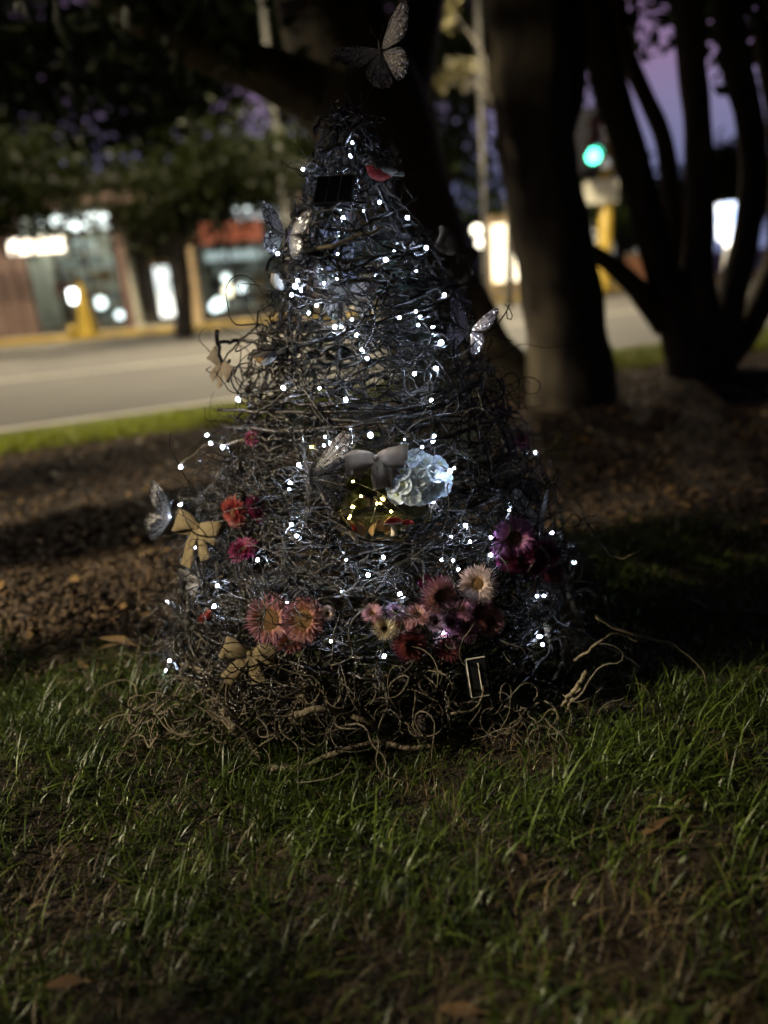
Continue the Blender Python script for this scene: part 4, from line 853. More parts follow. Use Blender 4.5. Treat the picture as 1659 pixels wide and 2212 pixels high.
# rim of the hollow
for k in range(9):
    a = np.linspace(r.uniform(0, 6.28), r.uniform(2.5, 5.0) + r.uniform(0, 6.28), 22); sx = HRX * r.uniform(0.96, 1.18); sz = HRZ * r.uniform(0.92, 1.20)
    P = np.stack([HC[0] + sx * np.cos(a), np.zeros(22), HC[2] + sz * np.sin(a)], 1)
    for i in range(22):
        R_ = np.interp(P[i, 2], TZ, TR) + 0.004; dx = P[i, 0] - np.interp(P[i, 2], TZ, TX); P[i, 1] = TY - math.sqrt(max(R_ * R_ - dx * dx, 0.0004))
    P += r.normal(size=P.shape) * 0.004
    m = MB(); m.tube(P - TB, np.linspace(r.uniform(0.002, 0.0042), 0.0014, 22), 6, (float(r.beta(1.5, 3)),) * 3); m.build('rim_branch', 'bark_twig', ttree)
# crooked bare branches one can follow, low down and lying on the grass
def branch(pix, w0, w1, tint, off=0.0, mat_='bark_root', jit=0.004):
    pts = []
    for q in pix:
        x, y = q[0], q[1]; g = q[2] if len(q) > 2 else None
        pts.append(surf(x, y, off) if g is None else (ground(x, y, g)))
    P = smooth_path(pts, len(pts) * 5); n = len(P); P += np.stack([noise1(n, jit, 6, r) for _ in range(3)], 1)
    P[:, 2] = np.maximum(P[:, 2], 0.006); m = MB(); m.tube(P - TB, np.linspace(w0, w1, n), 7, (tint,) * 3); return m.build('branch', mat_, ttree)
branch([(665, 1465), (655, 1500), (628, 1540), (622, 1580)], 0.0062, 0.0050, 0.7)
branch([(640, 1545, 0.09), (690, 1528, 0.10), (750, 1540, 0.08), (800, 1562, 0.06), (830, 1580, 0.03)], 0.0062, 0.0045, 0.6)
branch([(585, 1655, 0.012), (640, 1660, 0.015), (700, 1640, 0.02), (760, 1612, 0.03), (830, 1608, 0.025), (900, 1616, 0.02), (990, 1600, 0.02)], 0.0062, 0.0040, 0.45)
branch([(490, 1545, 0.06), (520, 1575, 0.05), (545, 1610, 0.03), (560, 1645, 0.015)], 0.0050, 0.0040, 0.8)
branch([(480, 1540, 0.09), (505, 1570, 0.07), (530, 1588, 0.05), (548, 1600, 0.03)], 0.0105, 0.0090, 0.75)
branch([(1215, 1250), (1235, 1300), (1252, 1345), (1242, 1400), (1210, 1440), (1190, 1470)], 0.0052, 0.0036, 0.55, 0.02)
branch([(1150, 985), (1180, 1020), (1205, 1090), (1222, 1180), (1235, 1260), (1250, 1330)], 0.0048, 0.0034, 0.3, 0.01)
branch([(1225, 1300), (1260, 1275), (1290, 1285), (1262, 1268)], 0.0034, 0.002, 0.5, 0.03)
branch([(1290, 1330, 0.20), (1330, 1352, 0.18), (1400, 1378, 0.15), (1460, 1395, 0.12), (1500, 1430, 0.08), (1525, 1480, 0.03), (1520, 1500, 0.012)], 0.0028, 0.0012, 0.6)
branch([(1240, 1430, 0.12), (1290, 1390, 0.16), (1340, 1370, 0.16), (1380, 1380, 0.14)], 0.0026, 0.0012, 0.5)
branch([(1270, 1130, 0.28), (1310, 1190, 0.25), (1345, 1205, 0.24), (1390, 1185, 0.25)], 0.0026, 0.0014, 0.3)
branch([(1245, 1480, 0.10), (1225, 1510, 0.06), (1195, 1545, 0.02)], 0.0040, 0.0020, 0.5)
branch([(1260, 1450, 0.12), (1250, 1490, 0.08), (1215, 1550, 0.02)], 0.0044, 0.0020, 0.45)
branch([(470, 715), (472, 745), (476, 780), (500, 775)], 0.0046, 0.003, 0.1, 0.03, 'bark_twig')
branch([(478, 740), (510, 738), (545, 742), (580, 750)], 0.0036, 0.002, 0.1, 0.02, 'bark_twig')
branch([(790, 1455), (840, 1462), (880, 1470), (930, 1500), (990, 1540)], 0.0060, 0.0036, 0.25)
branch([(470, 880), (620, 890), (760, 895), (880, 880), (960, 850)], 0.0036, 0.003, 0.4, 0.015, 'bark_twig')
branch([(480, 915), (600, 930), (720, 925), (860, 900), (980, 872)], 0.0036, 0.003, 0.6, 0.015, 'bark_twig')
branch([(650, 545), (720, 530), (790, 508), (840, 490)], 0.0042, 0.0034, 0.9, 0.01, 'bark_root')
branch([(640, 900), (750, 908), (860, 896), (960, 870), (1040, 820)], 0.0052, 0.0034, 0.1, 0.012, 'bark_twig')
branch([(560, 720), (680, 735), (820, 700), (960, 650), (1010, 610)], 0.0040, 0.0026, 0.15, 0.012, 'bark_twig')
branch([(600, 560), (700, 590), (820, 560), (930, 520)], 0.0036, 0.0026, 0.05, 0.012, 'bark_twig')
branch([(640, 470), (740, 500), (830, 470), (900, 430)], 0.0036, 0.0024, 0.05, 0.012, 'bark_twig')
branch([(660, 420), (740, 470), (820, 520), (900, 560)], 0.0030, 0.002, 0.05, 0.014, 'bark_twig')
# stray twigs at the left that carry bulbs and ornaments
for pix in ([(520, 1075), (460, 1085), (420, 1078), (392, 1088), (370, 1128)], [(540, 950), (490, 962), (452, 952), (420, 980), (390, 1010)], [(480, 1240), (430, 1270), (395, 1290), (362, 1304)],
            [(460, 1450), (410, 1440), (366, 1432), (340, 1470), (320, 1503)], [(560, 700), (520, 735), (490, 770), (470, 800)], [(1120, 1020), (1150, 1060), (1160, 1110)], [(1150, 1150), (1200, 1170), (1240, 1212)]):
    branch(pix, 0.0026, 0.0013, float(r.uniform(0.2, 0.6)), 0.0, 'bark_root', 0.003)
# crooked fine roots splaying at the left and right foot
rt = MB()
for k in range(240):
    if k < 170: x, y = r.uniform(300, 760), r.uniform(1400, 1590)
    else: x, y = r.uniform(760, 1260), r.uniform(1420, 1600)
    p = surf(x, min(y, 1500)) if y < 1500 else ground(x, y, r.uniform(0.02, 0.10))
    left = (780 - x) / 480
    curly(p, np.array([-left * 0.8 + r.normal(0, 0.4), -0.5 + r.normal(0, 0.4), r.normal(-0.1, 0.35)]), int(r.integers(9, 24)), 0.011, r.uniform(0.0009, 0.0022), r.uniform(0.2, 0.42), (float(r.beta(1.4, 2.4)) * (0.9 if x < 700 else 0.35),) * 3, rt, 5, 0.03)  # lamp light put into the tint: twigs paler at left, darker at right
o = rt.build('trailing_twigs', 'bark_root', ttree); o['kind'] = 'stuff'
# dark green fir garland wound inside the cone
fg = MB()
for k in range(2600):
    z = r.uniform(0.33, 0.80) * HT; ph = r.uniform(0, 6.28); c = cone(np.array([ph]), np.array([z]), -0.075 - r.uniform(0, 0.03))[0]
    if in_hollow(c)[0]: continue
    d = r.normal(size=3); d[2] *= 0.6; d /= np.linalg.norm(d); fg.tube([c, c + d * 0.022], [0.0008, 0.0004], 3, (float(r.random()),) * 3, cap=False)
t = thing('fir_garland', 'dark green needle garland wound inside the middle of the twig tree', 'garland', TB); fg.xf(Matrix.Translation(Vector(-TB))); fg.build('needles', 'needle', t)['kind'] = 'stuff'

# ------------------------------------------------------------------ fairy lights
LEDS = [(761, 308), (655, 366), (820, 437), (741, 471), (833, 561), (643, 605), (638, 618), (630, 637), (684, 660), (667, 676), (921, 535), (960, 637), (898, 673), (908, 685), (903, 702), (863, 686), (723, 706),
        (737, 706), (770, 723), (783, 756), (793, 774), (953, 740), (895, 807), (942, 796), (612, 838), (690, 838), (747, 863), (515, 863), (932, 865), (447, 940), (455, 957), (481, 966), (757, 929), (712, 956), (702, 944),
        (938, 942), (935, 953), (390, 1009), (646, 1004), (981, 1012), (627, 1043), (625, 1057), (390, 1090), (630, 1133), (641, 1157), (935, 1083), (1155, 977), (1100, 1103), (1005, 1135), (975, 1159), (1016, 1170), (1060, 1161),
        (1060, 1199), (828, 1204), (954, 1209), (978, 1210), (795, 1242), (748, 1210), (735, 1280), (864, 1283), (1192, 1150), (1240, 1215), (1175, 1287), (1160, 1288), (362, 1302), (470, 1265), (462, 1310), (366, 1427),
        (357, 1447), (320, 1505), (830, 1417), (715, 1385), (672, 1365), (958, 1368), (1165, 1375), (1222, 1330), (410, 1138), (432, 1160), (420, 1182), (556, 1209), (570, 1300), (872, 950), (760, 690), (700, 612), (880, 470), (1222, 1352), (1172, 1392)]
t = thing('fairy_light_string', 'string of cool white fairy lights wound all over the twig tree', 'fairy lights', TB)
lp = [surf(x, y, 0.014) for x, y in LEDS] + [surf(x, y, o_) for x, y, o_ in ((912, 966, 0.075), (972, 1018, 0.07), (700, 962, 0.085), (800, 940, 0.08), (600, 548, 0.05), (990, 1230, 0.085), (620, 1300, 0.06))]  # bulbs with their own offset are added to light nearby ornaments
inner = [cone(np.array([FR + r.uniform(-1.6, 1.6)]), np.array([HT * r.uniform(0.55, 0.95)]), -0.055)[0] for _ in range(18)]
inner = [p for p in inner if not in_hollow(p)[0]]
pts = lp + inner
led = MB(); led.lathe([(0.0006, -0.0034), (0.0021, -0.0026), (0.0031, -0.0008), (0.0031, 0.0010), (0.0022, 0.0028), (0.0007, 0.0036)], 10); led_me = led.mesh('bulb', 'led')
soc = MB(); soc.lathe([(0.0016, -0.012), (0.0019, -0.0115), (0.0019, -0.0045), (0.0014, -0.004)], 7); soc_me = soc.mesh('socket', 'wire')
def bulbs(t, pts, me, base):
    for p in pts:
        n = normal(p) + r.normal(size=3) * 0.5; q = Vector((0, 0, 1)).rotation_difference(Vector(n).normalized())
        b = link('bulb', me, t); b.location = tuple(map(float, p - base)); b.rotation_mode = 'QUATERNION'; b.rotation_quaternion = q
        b.scale = (lambda s: (s, s, s))(r.choice((0.65, 0.82, 1.0, 1.3), p=(0.3, 0.4, 0.2, 0.1)))
        link('socket', soc_me, b)
def string_order(pts):
    left = list(range(len(pts))); o = [max(left, key=lambda i: pts[i][2])]; left.remove(o[0])
    while left:
        j = min(left, key=lambda i: np.linalg.norm((pts[i] - pts[o[-1]]) * [1, 1, 1.7])); o.append(j); left.remove(j)
    return o
bulbs(t, pts, led_me, TB)
wm = MB(); od = string_order(pts)
for a, b in zip(od[:-1], od[1:]):
    A, B = pts[a], pts[b]; n = max(5, int(np.linalg.norm(B - A) / 0.02)); s = np.linspace(0, 1, n); P = A + (B - A) * s[:, None]
    for i in range(1, n - 1):
        z = P[i, 2]; c = np.array([np.interp(z, TZ, TX), TY]); d = P[i, :2] - c; L_ = np.linalg.norm(d) + 1e-9; P[i, :2] = c + d / L_ * (np.interp(z, TZ, TR) + 0.008)
    P[1:-1] += r.normal(size=(n - 2, 3)) * 0.005
    Q = smooth_path(P, n * 3)
    for s0, e0 in runs(~in_hollow(Q)): wm.tube(Q[s0:e0] - TB, 0.0009, 4)
wm.build('wire', 'wire', t)

# ------------------------------------------------------------------ placing ornaments
def frame(p, face, roll=0.0, yaw=0.0, pitch=0.0):
    """local Z looks out along `face`, Y up, X right; then turned by roll, yaw, pitch (degrees)"""
    z = Vector(face).normalized(); upv = Vector(UP); x = upv.cross(z).normalized(); y = z.cross(x)
    mm = Matrix.Identity(4)
    for i in range(3): mm[i][0] = x[i]; mm[i][1] = y[i]; mm[i][2] = z[i]; mm[i][3] = float(p[i])
    R = math.radians
    return mm @ Matrix.Rotation(R(yaw), 4, 'Y') @ Matrix.Rotation(R(-pitch), 4, 'X') @ Matrix.Rotation(R(roll), 4, 'Z')
def facing(p, k=0.5):
    c = (CAM - np.array(p)); c = c / np.linalg.norm(c); n = normal(p); v = n * (1 - k) + c * k; return v / np.linalg.norm(v)
# butterflies
FW = [(0, 0.03), (0.16, 0.30), (0.40, 0.62), (0.68, 0.86), (0.90, 0.94), (1.0, 0.84), (0.96, 0.64), (0.90, 0.44), (0.80, 0.26), (0.62, 0.12), (0.34, 0.02), (0.0, -0.03)]
HW = [(0, 0.02), (0.30, 0.04), (0.56, 0.05), (0.72, -0.08), (0.78, -0.28), (0.72, -0.50), (0.58, -0.66), (0.42, -0.72), (0.28, -0.62), (0.16, -0.40), (0.04, -0.12), (0, -0.04)]
def wing(outline, s, sx, bend, seed):
    rr = np.random.default_rng(seed); P = smooth_path([(x, y, 0) for x, y in outline], 34)[:, :2]; n = len(P); K = 6
    P = P * (1 + 0.018 * np.sin(np.arange(n) * 2.1))[:, None]
    top, bot, tt = [], [], []
    for k in range(K + 1):
        f = k / K
        for i in range(n):
            x, y = P[i] * f; z = bend * (x * x + 0.3 * y * y) + 0.012 * math.sin(i * 1.4) * f * f
            top.append((sx * x * s, y * s, z * s)); bot.append((sx * x * s, y * s, z * s - 0.0007)); tt.append((rr.random(), i / (n - 1), f))
    fs = [(k * n + i, k * n + i + 1, (k + 1) * n + i + 1, (k + 1) * n + i) for k in range(K) for i in range(n - 1)]
    if sx < 0: fs = [f[::-1] for f in fs]
    o = len(top); rim = [(K * n + i, K * n + i + 1, o + K * n + i + 1, o + K * n + i) for i in range(n - 1)]
    m = MB(); m.add(top + bot, fs + [tuple(o + q for q in f[::-1]) for f in fs] + rim, tt + tt); return m
def butterfly(label, mw, size, material, foldR=25, foldL=25, seed=1, droop=0, group='butterfly ornaments clipped to the twig tree'):
    t = thing('butterfly', label, 'butterfly', mw=mw, group=group)
    m = MB(); m.tube([(0, -0.36 * size, 0), (0, -0.15 * size, 0.01 * size), (0, 0.05 * size, 0.02 * size), (0, 0.18 * size, 0.02 * size), (0, 0.26 * size, 0.015 * size)], [0.012 * size, 0.04 * size, 0.055 * size, 0.045 * size, 0.02 * size], 8)
    bd = m.build('body', 'body_dark', t)
    for sx in (-1, 1):
        m = MB(); m.tube(smooth_path([(sx * 0.02 * size, 0.24 * size, 0.02 * size), (sx * 0.10 * size, 0.42 * size, 0.06 * size), (sx * 0.18 * size, 0.56 * size, 0.04 * size)], 7), [0.006 * size] * 6 + [0.014 * size], 5); m.build('antenna', 'body_dark', bd)
        a = math.radians(foldR if sx > 0 else foldL)
        for nm, ol, dz, bend in (('forewing', FW, 0.014, 0.10), ('hindwing', HW, 0.008, 0.14)):
            w = wing(ol, size, sx, bend, seed + sx).build(nm, material, t); w.location = (sx * 0.03 * size, 0.05 * size if nm == 'forewing' else -0.02 * size, dz * size); w.rotation_euler = (0, -sx * a, math.radians(droop) if sx < 0 else 0)
    return t
def bf(label, x, y, wpx, material, off=0.02, roll=0, yaw=0, pitch=0, fR=25, fL=25, seed=1, k=0.6):
    p = surf(x, y, off); return butterfly(label, frame(p, facing(p, k), roll, yaw, pitch), pxm(wpx, p), material, fR, fL, seed)
# topmost butterfly on its own wire
p = at(822, 112, TY - 0.02)
butterfly('large tan lace butterfly flying on a wire above the tip of the twig tree', frame(p, CAM - p, 10, 0, 0), pxm(80, p), 'wing_grey', 26, 22, 1, 42)
q = cone(np.array([FR]), np.array([HT * 0.95]), -0.01)[0]; t = thing('ornament_wire', 'thin dark wire holding up the topmost butterfly', 'wire', q)
m = MB(); m.tube(smooth_path([np.zeros(3), (p - q) * 0.5 + [0.012, 0, 0.0], p - q + [0, 0.006, -0.02]], 12), 0.0008, 5); m.build('wire_stem', 'wire', t)
bf('silver and tan glitter butterfly on the upper left edge of the twig tree', 618, 508, 60, 'wing_white', 0.045, -8, 0, 0, 30, 14, 2, 0.97)
bf('large grey glitter butterfly left above the hollow', 672, 1032, 98, 'wing_grey', 0.05, 4, 6, 0, 16, 74, 3, 0.9)
bf('white lace butterfly at the left edge above the burlap bow', 366, 1122, 66, 'wing_white', 0.03, -24, -35, 0, 85, 8, 4, 0.9)
bf('grey lace butterfly at the right edge above the purple strawflower', 1162, 1122, 64, 'wing_white', 0.035, -4, -20, 0, 55, 40, 5, 0.9)
bf('dark mauve butterfly at the right edge halfway up the twig tree', 1014, 716, 60, 'wing_mauve', 0.04, -16, 0, 0, 36, 20, 6, 0.97)
bf('small pale butterfly low at the left between bow and red bud', 430, 1252, 42, 'wing_white', 0.015, 30, -30, 0, 30, 40, 7)
p = surf(752, 640, -0.03); butterfly('white butterfly half hidden inside the upper weave', frame(p, CAM - p, 6, 0, 0), pxm(66, p), 'wing_white', 10, 12, 8)
# bows
def ribbon(pts, w, twist=0.0, side=(0, 1, 0)):
    P = smooth_path(pts, 18); n = len(P); T = np.gradient(P, axis=0); vs = []; tt = []
    for i in range(n):
        t_ = T[i] / (np.linalg.norm(T[i]) + 1e-9); s = np.array(side, float); s = s - t_ * (s @ t_); s /= np.linalg.norm(s) + 1e-9; nn = np.cross(t_, s)
        a = twist * i / (n - 1); s2 = s * math.cos(a) + nn * math.sin(a); n2 = np.cross(t_, s2); ww = w(i / (n - 1)) if callable(w) else w
        for j, f in enumerate((-1, -0.5, 0, 0.5, 1)):
            q = P[i] + s2 * ww / 2 * f + n2 * 0.05 * ww * math.cos(f * 3 + i * 0.5); vs += [q + n2 * 0.0004, q - n2 * 0.0004]; tt += [(0.5,) * 3] * 2
    fs = []
    for i in range(n - 1):
        for j in range(4):
            a, b, c, d = i * 10 + j * 2, i * 10 + j * 2 + 2, (i + 1) * 10 + j * 2 + 2, (i + 1) * 10 + j * 2
            fs += [(a, b, c, d), (d + 1, c + 1, b + 1, a + 1)]
        fs += [(i * 10, (i + 1) * 10, (i + 1) * 10 + 1, i * 10 + 1), (i * 10 + 8, i * 10 + 9, (i + 1) * 10 + 9, (i + 1) * 10 + 8)]
    m = MB(); m.add(vs, fs, tt); return m
def bow(label, x, y, spx, material='burlap', off=0.03, roll=0, yaw=0, pitch=0, tails=((-0.35, -0.95), (0.5, -0.8)), k=0.6, mw=None, lifts=(0.0, 0.0)):
    if mw is None: p = surf(x, y, off); mw = frame(p, facing(p, k), roll, yaw, pitch); s = pxm(spx, p)
    else: s = spx
    t = thing('bow', label, 'bow', mw=mw, group='burlap bows tied on the twig tree')
    wl = lambda f: s * (0.16 + 0.62 * math.sin(math.pi * min(max(f, 0), 1)) ** 0.8)
    for i, sx in enumerate((-1, 1)):
        l = lifts[i]
        ribbon([(0, 0, 0.0), (sx * 0.40 * s, 0.12 * s + l * s, 0.16 * s), (sx * 0.88 * s, 0.10 * s + l * s, 0.10 * s), (sx * 0.92 * s, 0.02 * s + l * s, -0.06 * s), (sx * 0.45 * s, -0.04 * s, -0.10 * s), (0, 0, -0.01 * s)], wl).build('loop', material, t)
    for tx, ty in tails:
        ribbon([(0, 0, 0.01 * s), (tx * 0.45 * s, ty * 0.45 * s, 0.10 * s), (tx * s, ty * s, 0.04 * s)], lambda f: s * (0.16 + 0.38 * min(1, f * 1.6)), 0.25, (1, 0.2, 0)).build('tail', material, t)
    m = MB(); m.lathe([(0.05 * s, -0.11 * s), (0.10 * s, -0.06 * s), (0.115 * s, 0), (0.10 * s, 0.06 * s), (0.05 * s, 0.11 * s)], 10, axis='y'); m.xf(Matrix.Rotation(math.pi / 2, 4, 'X')); m.build('knot', material, t)
    return t
bow('burlap bow at the lower left with one broad tail, lit by three bulbs', 428, 1138, 66, 'burlap', 0.04, -8, -16, tails=((-0.25, -1.35), (0.55, -1.0)), lifts=(0.02, -0.2))
bow('burlap bow low on the left below the orange-centred strawflowers', 540, 1412, 62, 'burlap', 0.03, -14, 0, tails=((-0.55, -1.1), (0.6, -0.85)), lifts=(-0.1, 0.05))
bow('brown burlap bow on the right edge before the dark trunk', 985, 545, 62, 'burlap_brown', 0.03, -18, 20, tails=((0.75, -0.75), (0.2, -0.9)))
bow('brown burlap bow over the top of the hollow', 812, 990, 70, 'burlap_brown', 0.045, 14, 0, tails=((-0.05, -0.95), (0.45, -0.95)), lifts=(-0.05, -0.25))
bow('thin brown burlap bow on the left edge by the bare hooked twig', 478, 788, 46, 'burlap_brown', 0.0, -40, -20, tails=((-0.2, -0.9), (0.6, -0.9)))
bow('brown burlap bow behind the red-breasted bird near the tip', 842, 345, 34, 'burlap_brown', 0.0, 60, 10)
bow('pale burlap bow with a long tail at the lower right edge, lit from within', 1205, 1340, 52, 'burlap_brown', 0.015, 24, 25, tails=((-0.45, -1.9), (0.1, -1.2)))

# strawflowers
def strawflower(label, x, y, rpx, pal, yaw=0, pitch=0, off=0.022, openv=1.0, disc=0.36, k=0.7, seed=None, group='strawflowers pinned on the twig tree'):
    p = surf(x, y, off); s = pxm(rpx, p); mw = frame(p, facing(p, k), 0, yaw + r.uniform(-26, 26), pitch + r.uniform(-20, 20)) @ Matrix.Rotation(r.uniform(0, 6), 4, 'Z')
    t = thing('strawflower', label, 'flower', mw=mw, group=group); rr = np.random.default_rng(int(x * 7 + y)); s *= 1.1
    for ring, (n, L, el, z0, r0) in enumerate(((52, 1.0, 4, -0.02, 0.22), (52, 0.98, 16, 0.02, 0.23), (48, 0.92, 30, 0.05, 0.24), (44, 0.82, 44, 0.08, 0.26), (36, 0.62, 62, 0.11, 0.28))):
        m = MB()
        for i in range(n):
            a = 2 * math.pi * (i + rr.uniform(-0.3, 0.3)) / n + ring; e = math.radians(90 - (90 - el) * openv) + rr.normal(0, 0.09); l = s * L * rr.uniform(0.85, 1.08) * (1 - r0 * 0.6); w = s * rr.uniform(0.026, 0.048)
            d = np.array([math.cos(a), math.sin(a), 0]); sd = np.array([-math.sin(a), math.cos(a), 0]); b0 = d * r0 * s * disc / 0.36 + [0, 0, z0 * s]; vs = []; tt = []; v = rr.random()
            for f, ww in ((0, 0.55), (0.4, 1.0), (0.75, 0.75), (1.0, 0.06)):
                g_ = max(0.0, (f - 0.15) / 0.85) ** 0.8; ee = e - 0.25 * f; c = b0 + (d * math.cos(ee) + np.array([0, 0, math.sin(ee)])) * l * f
                vs += [c - sd * w * ww, c + np.array([0, 0, -0.02 * s * (1 - f)]), c + sd * w * ww]; tt += [(v, g_, 0.5)] * 3
            m.add(vs, [(q * 3 + j, q * 3 + j + 1, q * 3 + j + 4, q * 3 + j + 3) for q in range(3) for j in range(2)], tt)
        m.build('bract_ring', 'petal_' + pal, t)
    m = MB(); dr = s * disc; m.lathe([(dr, 0.02 * s), (dr * 1.02, 0.10 * s), (dr * 0.86, 0.17 * s), (dr * 0.5, 0.20 * s), (dr * 0.12, 0.19 * s)], 18); m.build('flower_disc', 'disc_brown', t)
    m = MB(); m.tube([(0, 0, 0.02 * s), (0, -0.1 * s, -0.5 * s), (0.05 * s, -0.3 * s, -0.9 * s)], [0.05 * s, 0.045 * s, 0.035 * s], 6, (0.4,) * 3); m.build('stem', 'bark_root', t)
    return t
SF = strawflower
SF('plum strawflower with wide brown centre, left one of the low pair', 585, 1338, 47, 'sunset', 8, -8, disc=0.50)
SF('plum strawflower with wide brown centre, right one of the low pair', 657, 1340, 42, 'plum', 6, -6, disc=0.54)
SF('dark purple strawflower hanging below the brown-centred pair', 630, 1388, 34, 'plum', 0, 50, disc=0.3, openv=0.8)
SF('small white strawflower right of the brown-centred pair', 708, 1325, 18, 'pale', 30, 10, disc=0.2)
SF('large dusty pink strawflower at the top of the lower cluster', 947, 1285, 42, 'pink', 4, -10, 0.05, disc=0.32)
SF('large pale cream-pink strawflower, highest of the lower cluster', 1033, 1262, 40, 'pale', 0, 0, 0.055, disc=0.34)
SF('small pink strawflower at the left end of the lower cluster', 805, 1328, 25, 'pink', -20, 30, disc=0.22, openv=0.75)
SF('small lilac strawflower next to the left end of the lower cluster', 853, 1324, 23, 'lilac', 0, 20, disc=0.2, openv=0.8)
SF('cream strawflower at the lower left of the lower cluster', 830, 1362, 33, 'cream', -10, 40, 0.03, disc=0.2, openv=0.7)
SF('pink strawflower seen from the side in the middle of the lower cluster', 903, 1332, 32, 'pink', 0, 45, disc=0.25, openv=0.75)
SF('red-orange strawflower at the bottom of the lower cluster', 886, 1392, 36, 'red', 0, -38, 0.03, disc=0.34)
SF('red strawflower with white-lit tips at the bottom right of the cluster', 963, 1405, 33, 'red', 0, 30, disc=0.3, openv=0.8)
SF('purple strawflower deep in the middle of the lower cluster', 975, 1345, 28, 'mauve', 0, 20, 0.012, disc=0.26)
SF('dusky pink strawflower with brown centre under the pale one', 1036, 1312, 30, 'mauve', 0, -12, disc=0.36)
SF('pink strawflower with brown centre at the right end of the lower cluster', 1058, 1342, 32, 'pink', 12, -8, 0.03, disc=0.34)
SF('lilac-pink strawflower turned aside near the right end of the lower cluster', 1008, 1358, 31, 'mauve', 24, 12, disc=0.28)
SF('dark purple strawflower low on the right of the lower cluster', 920, 1258, 18, 'magenta', 0, 0, 0.005, disc=0.3)
SF('bright purple strawflower with brown centre on the right edge', 1110, 1160, 43, 'purple', -8, 4, 0.035, disc=0.34)
SF('magenta strawflower below the bright purple one', 1122, 1208, 34, 'magenta', 0, 14, 0.03, disc=0.26)
SF('small bright magenta strawflower left of the right-edge group', 1082, 1188, 22, 'purple', -20, 0, disc=0.2, openv=0.7)
SF('dark red strawflower at the right of the right-edge group', 1176, 1200, 34, 'magenta', 12, 0, 0.03, disc=0.3)
SF('dusky red strawflower lowest of the right-edge group', 1186, 1234, 32, 'red', 20, 30, 0.02, disc=0.2, openv=0.7)
SF('red-orange strawflower seen from the side left of the hollow', 508, 1106, 34, 'scarlet', -62, 0, 0.03, disc=0.3)
SF('dark red strawflower with pale underside left of the hollow', 548, 1100, 30, 'magenta', 55, 40, disc=0.3, openv=0.8)
SF('dark plum strawflower below the red ones left of the hollow', 528, 1192, 34, 'magenta', 10, 40, disc=0.25, openv=0.75)
SF('small closed scarlet strawflower bud at the lower left', 452, 1340, 24, 'scarlet', -20, 60, disc=0.15, openv=0.4)
SF('small purple strawflower high on the right edge', 1128, 952, 16, 'purple', 20, 0, disc=0.24)
SF('tiny dark red strawflower on the left above the hollow', 545, 946, 18, 'magenta', -10, 0, 0.0, disc=0.24)

SF('mauve strawflower filling the gap below the pale cream-pink one', 1000, 1318, 27, 'mauve', -20, 25, 0.02, disc=0.26)
SF('little lilac strawflower between the large dusty pink one and the bulb', 940, 1346, 24, 'lilac', 10, 34, 0.03, disc=0.2, openv=0.75)
SF('small pink strawflower tucked beside the cream one', 868, 1356, 24, 'pink', 25, 20, 0.025, disc=0.22, openv=0.8)
SF('dark magenta strawflower squeezed into the right-edge group', 1150, 1222, 30, 'magenta', -10, 30, 0.03, disc=0.22, openv=0.8)
SF('deep magenta strawflower at the lower left of the right-edge group', 1096, 1216, 26, 'magenta', -24, 26, 0.02, disc=0.22, openv=0.75)
# white hydrangea beside the hollow: every floret of four petals
hp = surf(900, 1034, 0.03); s = pxm(66, hp); t = thing('hydrangea', 'pale blue-white hydrangea head hanging over the right of the hollow', 'flower', mw=frame(hp, facing(hp, 0.6), 0, 0, 8))
def petal_cup(seed):
    rr = np.random.default_rng(seed); m = MB()
    for q in range(5):
        a = q * 2 * math.pi / 5 + rr.uniform(-0.12, 0.12); d = np.array([math.cos(a), math.sin(a), 0]); sd = np.array([-d[1], d[0], 0]); vs = []; tt = []; v = rr.random()
        for f, ww in ((0.05, 0.12), (0.35, 0.42), (0.65, 0.62), (0.88, 0.55), (1.0, 0.28)):
            for g in (-1, -0.5, 0, 0.5, 1):
                c = d * f + sd * ww * g * 0.95 + np.array([0, 0, 0.16 * f * f - 0.04 * math.cos(g * 3) * f + 0.05 * math.sin(g * 7 + q) * f]); vs.append(c); tt.append((v, f, 0.5))
        m.add(vs, [(i * 5 + j, i * 5 + j + 1, i * 5 + j + 6, i * 5 + j + 5) for i in range(4) for j in range(4)], tt)
    return m.mesh('floret', 'white_petal')
cups = [petal_cup(i) for i in range(4)]; eye = MB(); eye.lathe([(0.14, 0.0), (0.16, 0.08), (0.09, 0.15)], 8); eye_me = eye.mesh('floret_centre', 'floret_eye')
rr = np.random.default_rng(77)
spots = []
for k in range(400):
    a, b = rr.uniform(-1, 1), rr.uniform(-1, 1)
    if a * a + b * b > 1: continue
    if all((a - c) ** 2 + (b - d) ** 2 > 0.085 for c, d in spots): spots.append((a, b))
for a, b in spots:
    z = 0.55 * math.sqrt(max(0, 1 - a * a - b * b)); f = link('floret', cups[int(rr.integers(4))], t); f.location = (a * s * 0.95, b * s * 0.82, z * s)
    q = Vector((0, 0, 1)).rotation_difference(Vector((a * 0.8, b * 0.8, 0.8)).normalized()); f.rotation_mode = 'QUATERNION'; f.rotation_quaternion = q @ Quaternion((0, 0, 1), rr.uniform(0, 6.28)); f.scale = (s * 0.33,) * 3
    link('floret_centre', eye_me, f)
m = MB(); m.tube([(0, 0, 0.2 * s), (0.1 * s, 0.2 * s, -0.3 * s), (0.3 * s, 0.6 * s, -0.6 * s)], [0.05 * s, 0.05 * s, 0.04 * s], 7, (0.4,) * 3); m.build('stem', 'ivy', t)

